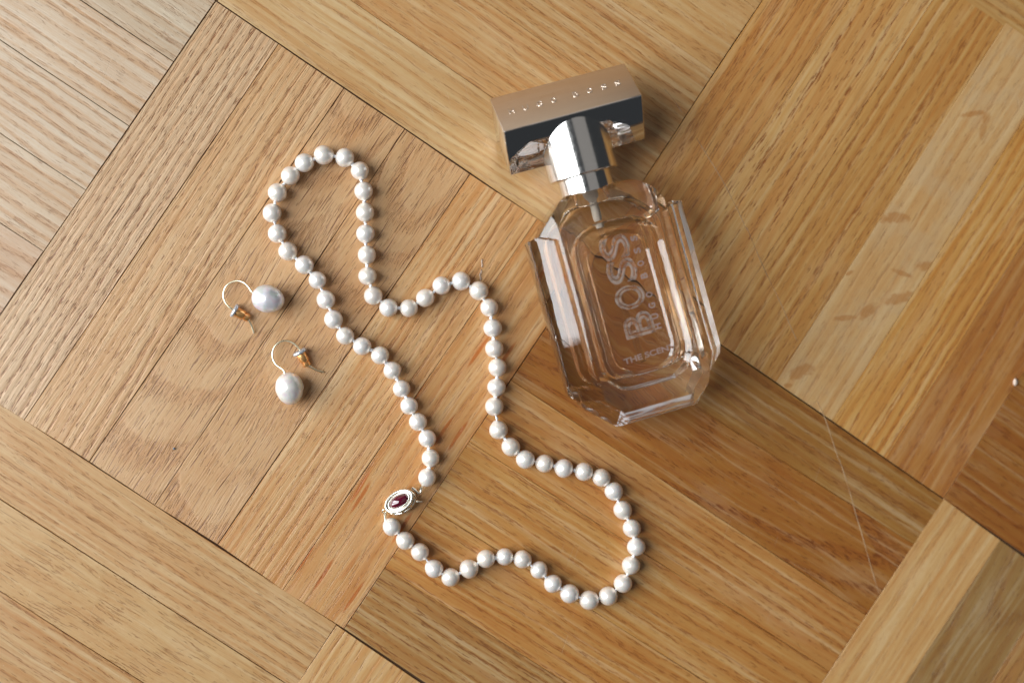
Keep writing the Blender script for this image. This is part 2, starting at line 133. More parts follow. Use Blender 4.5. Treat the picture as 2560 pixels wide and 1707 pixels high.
def tube(pts, rad, seg=10, closed=False, cap=True, name='tube', radii=None):
    """a round tube along points (mm) -> mesh in metres"""
    P = [Vector(p) for p in pts]; n = len(P); bm = bmesh.new(); rings = []
    prev = None
    for i, p in enumerate(P):
        if closed: t = (P[(i + 1) % n] - P[i - 1])
        else: t = P[min(i + 1, n - 1)] - P[max(i - 1, 0)]
        t.normalize()
        if prev is None:
            a = Vector((0, 0, 1)) if abs(t.z) < 0.9 else Vector((1, 0, 0))
            u = t.cross(a).normalized()
        else:
            u = (prev - t * prev.dot(t)).normalized()
        prev = u; v = t.cross(u)
        r = radii[i] if radii else rad
        rings.append([bm.verts.new((p + (u * math.cos(2 * math.pi * k / seg) + v * math.sin(2 * math.pi * k / seg)) * r) * MM) for k in range(seg)])
    m = n if closed else n - 1
    for i in range(m):
        a, b = rings[i], rings[(i + 1) % n]
        for k in range(seg):
            bm.faces.new((a[k], a[(k + 1) % seg], b[(k + 1) % seg], b[k]))
    if cap and not closed:
        bm.faces.new(list(reversed(rings[0]))); bm.faces.new(rings[-1])
    bmesh.ops.recalc_face_normals(bm, faces=bm.faces)
    return mesh_of(bm, name, True, 50)

def smooth_path(pts, sub=5):
    P = [Vector(p) for p in pts]; out = []
    for i in range(len(P) - 1):
        p0, p1, p2, p3 = P[max(i - 1, 0)], P[i], P[i + 1], P[min(i + 2, len(P) - 1)]
        for k in range(sub):
            t = k / sub
            out.append(0.5 * ((2 * p1) + (p2 - p0) * t + (2 * p0 - 5 * p1 + 4 * p2 - p3) * t * t + (3 * p1 - p0 - 3 * p2 + p3) * t ** 3))
    out.append(P[-1]); return out

def lathe(prof, seg=48, name='lathe', sx=1.0, sy=1.0, smooth=True, angle=35):
    """profile [(r,z)] mm about z"""
    bm = bmesh.new(); rings = []
    for r, z in prof:
        if r < 1e-6: rings.append([bm.verts.new((0, 0, z * MM))])
        else: rings.append([bm.verts.new((r * sx * math.cos(2 * math.pi * k / seg) * MM, r * sy * math.sin(2 * math.pi * k / seg) * MM, z * MM)) for k in range(seg)])
    for a, b in zip(rings[:-1], rings[1:]):
        for k in range(seg):
            k2 = (k + 1) % seg
            if len(a) == 1 and len(b) == 1: continue
            if len(a) == 1: bm.faces.new((a[0], b[k], b[k2]))
            elif len(b) == 1: bm.faces.new((a[k], a[k2], b[0]))
            else: bm.faces.new((a[k], a[k2], b[k2], b[k]))
    bmesh.ops.recalc_face_normals(bm, faces=bm.faces)
    return mesh_of(bm, name, smooth, angle)

class NT:
    """small node-tree writer"""
    def __init__(s, name):
        s.m = bpy.data.materials.new(name); s.m.use_nodes = True
        s.t = s.m.node_tree; s.t.nodes.clear()
    def n(s, typ, **kw):
        nd = s.t.nodes.new(typ)
        for k, v in kw.items(): setattr(nd, k, v)
        return nd
    def set(s, sock, v):
        if isinstance(v, bpy.types.NodeSocket): s.t.links.new(v, sock)
        elif v is not None: sock.default_value = v
    def math(s, op, a, b=None, c=None, clamp=False):
        nd = s.n('ShaderNodeMath', operation=op); nd.use_clamp = clamp
        s.set(nd.inputs[0], a); s.set(nd.inputs[1], b)
        if c is not None: s.set(nd.inputs[2], c)
        return nd.outputs[0]
    def xyz(s, x, y, z=0.0):
        nd = s.n('ShaderNodeCombineXYZ'); s.set(nd.inputs[0], x); s.set(nd.inputs[1], y); s.set(nd.inputs[2], z); return nd.outputs[0]
    def noise(s, vec, scale=1.0, detail=3.0, rough=0.5, dist=0.0, dim='3D'):
        nd = s.n('ShaderNodeTexNoise', noise_dimensions=dim)
        s.set(nd.inputs['Vector'], vec); nd.inputs['Scale'].default_value = scale; nd.inputs['Detail'].default_value = detail
        nd.inputs['Roughness'].default_value = rough; nd.inputs['Distortion'].default_value = dist
        return nd.outputs['Fac']
    def ramp(s, v, lo, hi, to0=0.0, to1=1.0, smooth=True):
        nd = s.n('ShaderNodeMapRange'); nd.interpolation_type = 'SMOOTHSTEP' if smooth else 'LINEAR'
        s.set(nd.inputs['Value'], v); s.set(nd.inputs['From Min'], lo); s.set(nd.inputs['From Max'], hi)
        s.set(nd.inputs['To Min'], to0); s.set(nd.inputs['To Max'], to1)
        return nd.outputs['Result']
    def mix(s, f, a, b, blend='MIX'):
        nd = s.n('ShaderNodeMix', data_type='RGBA', blend_type=blend); nd.clamp_factor = True
        s.set(nd.inputs[0], f); s.set(nd.inputs[6], a); s.set(nd.inputs[7], b); return nd.outputs[2]
    def attr(s, name, vec=False):
        nd = s.n('ShaderNodeAttribute', attribute_type='OBJECT', attribute_name=name)
        return nd.outputs['Color'] if vec else nd.outputs['Fac']
    def bsdf(s, **kw):
        b = s.n('ShaderNodeBsdfPrincipled')
        for k, v in kw.items(): s.set(b.inputs[k.replace('_', ' ')], v)
        return b
    def out(s, surf, vol=None):
        o = s.n('ShaderNodeOutputMaterial'); s.t.links.new(surf, o.inputs['Surface'])
        return s.m

# ------------------------------------------------------------------ oak
def oak(name, blotches=None):
    N = NT(name); tc = N.n('ShaderNodeTexCoord')
    sx = N.n('ShaderNodeSeparateXYZ'); N.t.links.new(tc.outputs['Object'], sx.inputs[0])
    seed = N.attr('seed')
    x = N.math('MULTIPLY_ADD', sx.outputs[0], 1000.0, N.math('MULTIPLY', seed, 331.7))
    x0 = N.math('MULTIPLY', sx.outputs[0], 1000.0); y0 = N.math('MULTIPLY', sx.outputs[1], 1000.0)
    so = N.math('MULTIPLY', seed, 173.3)
    # wander of the grain
    wob = N.math('SUBTRACT', N.noise(N.xyz(N.math('MULTIPLY', x, 1 / 60), N.math('MULTIPLY', y0, 1 / 22), so), 1, 2), 0.5)
    wob2 = N.math('SUBTRACT', N.noise(N.xyz(N.math('MULTIPLY', x, 1 / 14), N.math('MULTIPLY', y0, 1 / 7), so), 1, 2), 0.5)
    y = N.math('ADD', y0, N.math('ADD', N.math('MULTIPLY', wob, N.attr('wander')), N.math('MULTIPLY', wob2, 0.9)))
    # annual rings cut by the face of the board
    dy = N.math('SUBTRACT', y, N.attr('ring_y'))
    dz = N.math('ADD', N.attr('ring_z'), N.math('MULTIPLY', x0, N.attr('ring_slope')))
    dz = N.math('ADD', dz, N.math('MULTIPLY', wob, 9.0))
    rr = N.math('SQRT', N.math('ADD', N.math('MULTIPLY', dy, dy), N.math('MULTIPLY', dz, dz)))
    ph = N.math('DIVIDE', rr, N.attr('ring_gap'))
    ph = N.math('ADD', ph, N.math('MULTIPLY', N.noise(N.xyz(ph, so, 0), 0.8, 1), 1.2))
    t = N.math('FRACT', ph)
    early = N.math('MULTIPLY', N.ramp(t, 0.0, 0.12), N.ramp(t, 0.30, 0.62, 1.0, 0.0))
    ringid = N.noise(N.xyz(N.math('FLOOR', ph), so, 0), 3.7, 0)
    early = N.math('MULTIPLY', early, N.ramp(ringid, 0.3, 0.65, 0.45, 1.0))
    # fibres and streaks
    fib = N.noise(N.xyz(N.math('MULTIPLY', x, 1 / 16), N.math('MULTIPLY', y, 1 / 0.42), so), 1, 3, 0.6)
    strk = N.noise(N.xyz(N.math('MULTIPLY', x, 1 / 70), N.math('MULTIPLY', y, 1 / 2.1), so), 1, 3, 0.6)
    cloud = N.noise(N.xyz(N.math('MULTIPLY', x, 1 / 38), N.math('MULTIPLY', y0, 1 / 13), so), 1, 3, 0.55)
    mott = N.noise(N.xyz(N.math('MULTIPLY', x, 1 / 3.2), N.math('MULTIPLY', y0, 1 / 1.3), so), 1, 3, 0.65)
    # pores: short open vessels, crowded in the early wood
    pn = N.noise(N.xyz(N.math('MULTIPLY', x, 1 / 4.6), N.math('MULTIPLY', y, 1 / 0.36), N.math('ADD', so, 9.0)), 1, 1.5, 0.5)
    pthr = N.math('SUBTRACT', 0.665, N.math('MULTIPLY', early, 0.125))
    pore = N.ramp(N.math('SUBTRACT', pn, pthr), 0.0, 0.055)
    pore2 = N.ramp(N.noise(N.xyz(N.math('MULTIPLY', x, 1 / 24.0), N.math('MULTIPLY', y, 1 / 0.62), N.math('ADD', so, 31.0)), 1, 2, 0.55), 0.60, 0.70)
    pore2 = N.math('MULTIPLY', pore2, N.ramp(early, 0.0, 0.8, 0.35, 1.0))
    # ray flecks: thin lens-shaped dashes along the grain
    def dashes(lx, ly, ax, ay, off, keep):
        v = N.n('ShaderNodeTexVoronoi', voronoi_dimensions='2D', feature='F1')
        cx = N.math('MULTIPLY', x, 1 / lx); cy_ = N.math('ADD', N.math('MULTIPLY', y, 1 / ly), N.math('ADD', so, off))
        N.set(v.inputs['Vector'], N.xyz(cx, cy_)); v.inputs['Scale'].default_value = 1.0
        p = N.n('ShaderNodeSeparateXYZ'); N.t.links.new(v.outputs['Position'], p.inputs[0])
        ddx = N.math('MULTIPLY', N.math('SUBTRACT', cx, p.outputs[0]), lx / ax)
        ddy = N.math('MULTIPLY', N.math('SUBTRACT', cy_, p.outputs[1]), ly / ay)
        d = N.math('ADD', N.math('MULTIPLY', ddx, ddx), N.math('MULTIPLY', ddy, ddy))
        m = N.ramp(d, 0.25, 1.0, 1.0, 0.0)
        sc = N.n('ShaderNodeSeparateColor'); N.t.links.new(v.outputs['Color'], sc.inputs[0])
        return N.math('MULTIPLY', m, N.ramp(sc.outputs[0], keep, keep + 0.25))
    fl = N.math('MAXIMUM', dashes(17, 2.7, 6.5, 0.15, 0.0, 0.30), N.math('MULTIPLY', dashes(10, 1.9, 3.6, 0.12, 40.0, 0.45), 0.7))
    lens = dashes(34, 7.5, 8.0, 0.85, 80.0, 0.45)
    # colour
    base = N.attr('wood_color', True)
    dark = N.mix(1.0, base, lin((232, 194, 150)), 'MULTIPLY')
    light = N.mix(0.22, base, (0.86, 0.72, 0.52, 1))
    c = N.mix(N.math('MULTIPLY', early, N.attr('ring_amt')), base, dark)
    c = N.mix(N.math('MULTIPLY', N.ramp(strk, 0.35, 0.75), N.attr('streak')), c, dark)
    c = N.mix(N.math('MULTIPLY', N.ramp(strk, 0.50, 0.25), N.attr('streak')), c, light)
    c = N.mix(N.math('MULTIPLY', N.ramp(cloud, 0.45, 0.75), 0.30), c, N.mix(1.0, base, lin((228, 200, 165)), 'MULTIPLY'))
    c = N.mix(N.math('MULTIPLY', N.ramp(cloud, 0.50, 0.28), 0.30), c, light)
    c = N.mix(N.math('MULTIPLY', N.ramp(mott, 0.45, 0.75), 0.22), c, dark)
    c = N.mix(N.math('MULTIPLY', N.ramp(fib, 0.50, 0.78), 0.22), c, N.mix(1.0, base, lin((205, 160, 115)), 'MULTIPLY'))
    porec = N.mix(1.0, base, lin((182, 138, 100)), 'MULTIPLY')
    c = N.mix(N.math('MULTIPLY', pore, N.attr('pore')), c, porec)
    c = N.mix(N.math('MULTIPLY', pore2, N.math('MULTIPLY', N.attr('pore'), 0.7)), c, porec)
    c = N.mix(N.math('MULTIPLY', lens, N.attr('lens')), c, N.mix(1.0, base, lin((226, 165, 95)), 'MULTIPLY'))
    c = N.mix(N.math('MULTIPLY', fl, N.attr('fleck')), c, N.mix(1.0, base, lin((140, 100, 74)), 'MULTIPLY'))
    # handling wear: faint scuffs running any way, and specks in the varnish
    G = N.n('ShaderNodeNewGeometry'); Gs = N.n('ShaderNodeSeparateXYZ'); N.t.links.new(G.outputs['Position'], Gs.inputs[0])
    wx = N.math('MULTIPLY', Gs.outputs[0], 1000.0); wy = N.math('MULTIPLY', Gs.outputs[1], 1000.0)
    scr = None
    for an, off in ((71, 0.0), (104, 20.0), (18, 40.0)):
        ca, sa = math.cos(R(an)), math.sin(R(an))
        u = N.math('ADD', N.math('MULTIPLY', wx, ca / 26.0), N.math('MULTIPLY', wy, sa / 26.0))
        v_ = N.math('ADD', N.math('MULTIPLY', wx, -sa / 0.45), N.math('MULTIPLY', wy, ca / 0.45))
        m_ = N.ramp(N.noise(N.xyz(u, v_, off), 1, 1, 0.4), 0.74, 0.80)
        scr = m_ if scr is None else N.math('MAXIMUM', scr, m_)
    scr = N.math('MULTIPLY', scr, N.ramp(N.noise(N.xyz(N.math('MULTIPLY', wx, 1 / 30), N.math('MULTIPLY', wy, 1 / 30), 7.0), 1, 2), 0.45, 0.62))
    spk = N.ramp(N.noise(N.xyz(N.math('MULTIPLY', wx, 1 / 0.8), N.math('MULTIPLY', wy, 1 / 0.8), 3.0), 1, 1, 0.5), 0.76, 0.82)
    c = N.mix(N.math('MULTIPLY', scr, 0.30), c, light)
    c = N.mix(N.math('MULTIPLY', spk, 0.35), c, N.mix(0.5, base, (0.86, 0.74, 0.58, 1)))
    wl = N.noise(tc.outputs['Object'], 260, 4, 0.7)
    rough = N.ramp(wl, 0.3, 0.7, 0.34, 0.45)
    if blotches:
        g = N.n('ShaderNodeNewGeometry'); gs = N.n('ShaderNodeSeparateXYZ'); N.t.links.new(g.outputs['Position'], gs.inputs[0])
        gx = N.math('MULTIPLY', gs.outputs[0], 1000.0); gy = N.math('MULTIPLY', gs.outputs[1], 1000.0)
        nz = N.math('MULTIPLY', N.math('SUBTRACT', N.noise(N.xyz(gx, gy, 0), 0.42, 4, 0.65), 0.5), 4.2)
        M = None
        for bx, by, a, b_, an in blotches:
            ca, sa = math.cos(R(an)), math.sin(R(an))
            ux = N.math('SUBTRACT', gx, bx); uy = N.math('SUBTRACT', gy, by)
            p = N.math('ADD', N.math('MULTIPLY', ux, ca / a), N.math('MULTIPLY', uy, sa / a))
            q = N.math('ADD', N.math('MULTIPLY', ux, -sa / b_), N.math('MULTIPLY', uy, ca / b_))
            d = N.math('ADD', N.math('MULTIPLY', p, p), N.math('MULTIPLY', q, q))
            M = d if M is None else N.math('MINIMUM', M, d)
        msk = N.ramp(N.math('ADD', M, nz), 0.45, 1.8, 0.72, 0.0)
        worn = N.ramp(N.noise(N.xyz(N.math('MULTIPLY', gx, 1 / 16), N.math('MULTIPLY', gy, 1 / 16), 3.0), 1, 4, 0.6), 0.42, 0.62)
        c = N.mix(N.math('MULTIPLY', worn, 0.42), c, lin((196, 164, 122)))
        c = N.mix(N.math('MULTIPLY', msk, N.ramp(fib, 0.30, 0.60, 0.65, 1.0)), c, lin((174, 116, 56)))
        rough = N.math('ADD', N.math('MULTIPLY', msk, -0.08), rough)
    # relief
    rel = N.attr('relief')
    h = N.math('ADD', N.math('MULTIPLY', pore, -1.0), N.math('MULTIPLY', pore2, -0.8))
    h = N.math('ADD', h, N.math('MULTIPLY', fib, 0.9))
    h = N.math('ADD', h, N.math('MULTIPLY', early, -0.5))
    h = N.math('MULTIPLY', h, rel)
    h = N.math('ADD', h, N.math('MULTIPLY', N.math('MULTIPLY', fl, N.attr('fleck')), -0.45))
    h = N.math('ADD', h, N.math('MULTIPLY', mott, 0.12))
    h = N.math('ADD', h, N.math('ADD', N.math('MULTIPLY', scr, -0.35), N.math('MULTIPLY', spk, 0.5)))
    b = N.n('ShaderNodeBump'); b.inputs['Strength'].default_value = 1.0; b.inputs['Distance'].default_value = 0.00016
    N.set(b.inputs['Height'], h)
    P = N.bsdf(Base_Color=c, Roughness=rough, Specular_IOR_Level=0.5, Normal=b.outputs[0], Coat_Weight=0.35, Coat_Roughness=0.36)
    return N.out(P.outputs[0])
OAK = oak('oak'); OAK_WORN = oak('oak_worn_finish', BLOTCHES)

# ------------------------------------------------------------------ simple materials
def simple(name, col, rough=0.5, metal=0.0, **kw):
    N = NT(name)
    tc = N.n('ShaderNodeTexCoord')
    nz = N.noise(tc.outputs['Object'], 900, 3, 0.6)
    r = N.ramp(nz, 0.3, 0.7, max(rough - 0.03, 0.0), rough + 0.04)
    b = N.bsdf(Base_Color=col, Roughness=r, Metallic=metal, **kw)
    return N.out(b.outputs[0])
M_DIRT = simple('joint_dirt', lin((84, 60, 40)), 0.9)
M_CHROME = simple('polished_chrome', (0.80, 0.79, 0.78, 1), 0.04, 1.0)
M_SATIN = simple('satin_chrome', (0.84, 0.82, 0.79, 1), 0.15, 1.0)
M_SILVER = simple('silver', (0.95, 0.91, 0.79, 1), 0.25, 1.0)
M_WIRE = simple('pale_gold_wire', (0.93, 0.86, 0.64, 1), 0.30, 1.0)
M_BRASS = simple('orange_brass', (0.95, 0.52, 0.20, 1), 0.32, 0.9)
M_WASHER = simple('grey_washer', (0.62, 0.66, 0.72, 1), 0.25, 0.6)
M_THREAD = simple('silk_thread', (0.86, 0.87, 0.90, 1), 0.6)
M_DARK = simple('recess_shade', (0.02, 0.017, 0.015, 1), 0.6)  # near-black colour stands in for shade inside gaps and holes
M_PINK = simple('pale_print', (0.80, 0.62, 0.56, 1), 0.5, 0.0, Alpha=0.58)
M_LETTER = simple('bright_letter', (0.85, 0.84, 0.86, 1), 0.28, 1.0)

def mk_plate():
    N = NT('brushed_rose_metal'); tc = N.n('ShaderNodeTexCoord')
    mp = N.n('ShaderNodeMapping'); N.t.links.new(tc.outputs['Object'], mp.inputs[0]); mp.inputs['Scale'].default_value = (60, 2600, 2600)
    nz = N.noise(mp.outputs[0], 1.0, 3, 0.6)
    b = N.bsdf(Base_Color=N.mix(nz, (0.74, 0.61, 0.48, 1), (0.86, 0.73, 0.60, 1)), Metallic=1.0, Roughness=N.ramp(nz, 0.3, 0.7, 0.34, 0.46))
    return N.out(b.outputs[0])
M_PLATE = mk_plate()

def mk_pearl(name, tint, warm):
    N = NT(name); tc = N.n('ShaderNodeTexCoord'); oi = N.n('ShaderNodeObjectInfo')
    rnd = oi.outputs['Random']
    off = N.n('ShaderNodeVectorMath', operation='ADD'); N.t.links.new(tc.outputs['Object'], off.inputs[0]); N.set(off.inputs[1], N.xyz(rnd, rnd, rnd))
    cl = N.noise(off.outputs[0], 420, 2, 0.5)
    fine = N.noise(off.outputs[0], 1500, 4, 0.7)
    a = N.mix(N.ramp(rnd, 0.15, 0.85), lin(tint), lin(warm))
    a = N.mix(N.math('MULTIPLY', N.ramp(cl, 0.52, 0.68), 0.6), a, lin((205, 222, 208)))
    a = N.mix(N.math('MULTIPLY', N.ramp(cl, 0.46, 0.30), 0.65), a, lin((232, 210, 220)))
    bp = N.n('ShaderNodeBump'); bp.inputs['Strength'].default_value = 0.5; bp.inputs['Distance'].default_value = 0.00004
    N.set(bp.inputs['Height'], fine)
    b = N.bsdf(Base_Color=a, Roughness=0.32, Metallic=0.33, Specular_IOR_Level=0.8, Subsurface_Weight=0.3, Subsurface_Scale=0.0012,
               Coat_Weight=0.50, Coat_Roughness=0.10, Coat_IOR=1.55, Normal=bp.outputs[0])
    b.inputs['Subsurface Radius'].default_value = (1.0, 0.75, 0.6)
    return N.out(b.outputs[0])
M_PEARL = mk_pearl('nacre', (246, 240, 234), (248, 237, 225))
M_DROP_A = mk_pearl('nacre_lilac', (232, 230, 236), (232, 230, 236))
M_DROP_B = mk_pearl('nacre_cream', (240, 236, 230), (240, 236, 230))

def mk_ruby():
    N = NT('ruby'); tc = N.n('ShaderNodeTexCoord')
    nz = N.noise(tc.outputs['Object'], 700, 3, 0.6)
    b = N.bsdf(Base_Color=N.mix(nz, (0.05, 0.001, 0.008, 1), (0.16, 0.006, 0.030, 1)), Roughness=0.04, Specular_IOR_Level=0.8, Coat_Weight=1.0, Coat_Roughness=0.02,
               Subsurface_Weight=0.3, Subsurface_Scale=0.0015)
    return N.out(b.outputs[0])
M_RUBY = mk_ruby()

def glassy(name, ior, tint=(1, 1, 1, 1), rough=0.0, wave=0.35):
    N = NT(name); g = N.n('ShaderNodeBsdfGlass'); g.inputs['IOR'].default_value = ior
    tc = N.n('ShaderNodeTexCoord')
    nz = N.noise(tc.outputs['Object'], 60, 2, 0.5)
    bp = N.n('ShaderNodeBump'); bp.inputs['Strength'].default_value = wave; bp.inputs['Distance'].default_value = 0.0004
    N.set(bp.inputs['Height'], nz); N.t.links.new(bp.outputs[0], g.inputs['Normal'])
    g.inputs['Color'].default_value = tint; g.inputs['Roughness'].default_value = rough
    return N.out(g.outputs[0])
M_GLASS = glassy('clear_glass', 1.57, (1.0, 1.0, 1.0, 1))
M_LIQUID = glassy('pale_perfume', 1.35 / 1.57, (0.985, 0.905, 0.80, 1), wave=0.12)
def mk_foot():  # white streaks mixed into the glass stand in for bright reflections along the foot
    N = NT('foot_glass_painted_glints'); g = N.n('ShaderNodeBsdfGlass'); g.inputs['IOR'].default_value = 1.57; g.inputs['Roughness'].default_value = 0.12
    d = N.bsdf(Base_Color=(0.88, 0.87, 0.90, 1), Roughness=0.3)
    tc = N.n('ShaderNodeTexCoord'); mp = N.n('ShaderNodeMapping'); N.t.links.new(tc.outputs['Object'], mp.inputs[0]); mp.inputs['Scale'].default_value = (90, 900, 900)
    nz = N.noise(mp.outputs[0], 1.0, 2, 0.5)
    m = N.n('ShaderNodeMixShader'); N.set(m.inputs[0], N.ramp(nz, 0.40, 0.62, 0.08, 0.62))
    N.t.links.new(g.outputs[0], m.inputs[1]); N.t.links.new(d.outputs[0], m.inputs[2]); return N.out(m.outputs[0])
M_FOOT = mk_foot()

def mk_plastic():
    N = NT('clear_plastic'); 
    g = N.n('ShaderNodeBsdfGlass'); g.inputs['IOR'].default_value = 1.14; g.inputs['Color'].default_value = (0.93, 0.93, 0.93, 1); g.inputs['Roughness'].default_value = 0.05
    return N.out(g.outputs[0])
M_TUBE = mk_plastic()
M_PUMP = simple('milky_plastic', (0.40, 0.40, 0.41, 1), 0.3)

def mk_mark():
    # moulded lettering: half-clear, light caught by its edges painted in as pale colour
    N = NT('moulded_glass_letter'); g = N.n('ShaderNodeBsdfTransparent'); g.inputs[0].default_value = (0.97, 0.92, 0.88, 1)
    d = N.bsdf(Base_Color=(0.86, 0.74, 0.66, 1), Roughness=0.35)
    tc = N.n('ShaderNodeTexCoord'); nz = N.noise(tc.outputs['Object'], 330, 2, 0.5)
    m = N.n('ShaderNodeMixShader'); N.set(m.inputs[0], N.ramp(nz, 0.38, 0.62, 0.14, 0.50))
    N.t.links.new(g.outputs[0], m.inputs[1]); N.t.links.new(d.outputs[0], m.inputs[2])
    return N.out(m.outputs[0])
M_MARK = mk_mark()

# ------------------------------------------------------------------ floor
def quad_obj(name, x0, y0, x1, y1, z, mat, kind=None):
    me = bpy.data.meshes.new(name)
    me.from_pydata([(x0 * MM, y0 * MM, z * MM), (x1 * MM, y0 * MM, z * MM), (x1 * MM, y1 * MM, z * MM), (x0 * MM, y1 * MM, z * MM)], [], [(0, 1, 2, 3)])
    return link(name, me, mat, kind=kind)
floor = quad_obj('floor', -900, -900, 900, 900, -0.9, M_DIRT, 'structure')
floor['label'] = 'worn oak parquet floor laid in basket weave blocks'
FZ = 0.9  # floor sheet lies this far below plank tops
floor.location = (0, 0, 0)

def plank(q, mat, gap, props, rnd):
    Q = [Vector((p[0], p[1])) for p in q]              # start0, end0, end1, start1
    c = (Q[0] + Q[1] + Q[2] + Q[3]) / 4
    d = ((Q[1] - Q[0]) + (Q[2] - Q[3])).normalized(); n = Vector((-d.y, d.x))
    L = [Vector(((p - c).dot(d), (p - c).dot(n))) for p in Q]
    if L[0].y > L[3].y: L = [L[3], L[2], L[1], L[0]]
    # L: low-start, low-end, high-end, high-start
    seg = 8; ring = []
    for a, b in ((0, 1), (1, 2), (2, 3), (3, 0)):
        ns = seg if a in (0, 2) else 3
        e = (L[b] - L[a]).normalized(); inn = Vector((-e.y, e.x))
        for k in range(ns):
            t = k / ns
            p = L[a].lerp(L[b], t)
            j = rnd.uniform(-0.5, 0.9) * 0.10
            if k == 0:
                pe = (L[a] - L[a - 1]).normalized(); pi = Vector((-pe.y, pe.x))
                p = p + (inn + pi) * (gap / 2)
            else: p = p + inn * (gap / 2 + j)
            ring.append(p)
    zt = rnd.uniform(-0.07, 0.05); ch = 0.11
    cen = Vector((0, 0)); verts = []; m = len(ring)
    for p in ring: verts.append((p.x * MM, p.y * MM, -2.5 * MM))
    for p in ring: verts.append((p.x * MM, p.y * MM, (zt - ch) * MM))
    for i, p in enumerate(ring):
        a, b = ring[i - 1], ring[(i + 1) % m]
        e = (b - a).normalized(); inn = Vector((-e.y, e.x))
        verts.append(((p.x + inn.x * ch) * MM, (p.y + inn.y * ch) * MM, zt * MM))
    F = [tuple(range(2 * m, 3 * m))]
    for i in range(m):
        j = (i + 1) % m
        F.append((i, j, m + j, m + i)); F.append((m + i, m + j, 2 * m + j, 2 * m + i))
    me = bpy.data.meshes.new('plank'); me.from_pydata(verts, [], F)
    o = link('plank', me, mat, floor)
    o.location = (c.x * MM, c.y * MM, 0); o.rotation_euler = (0, 0, math.atan2(d.y, d.x))
    for k, v in props.items(): o[k] = v
    return o

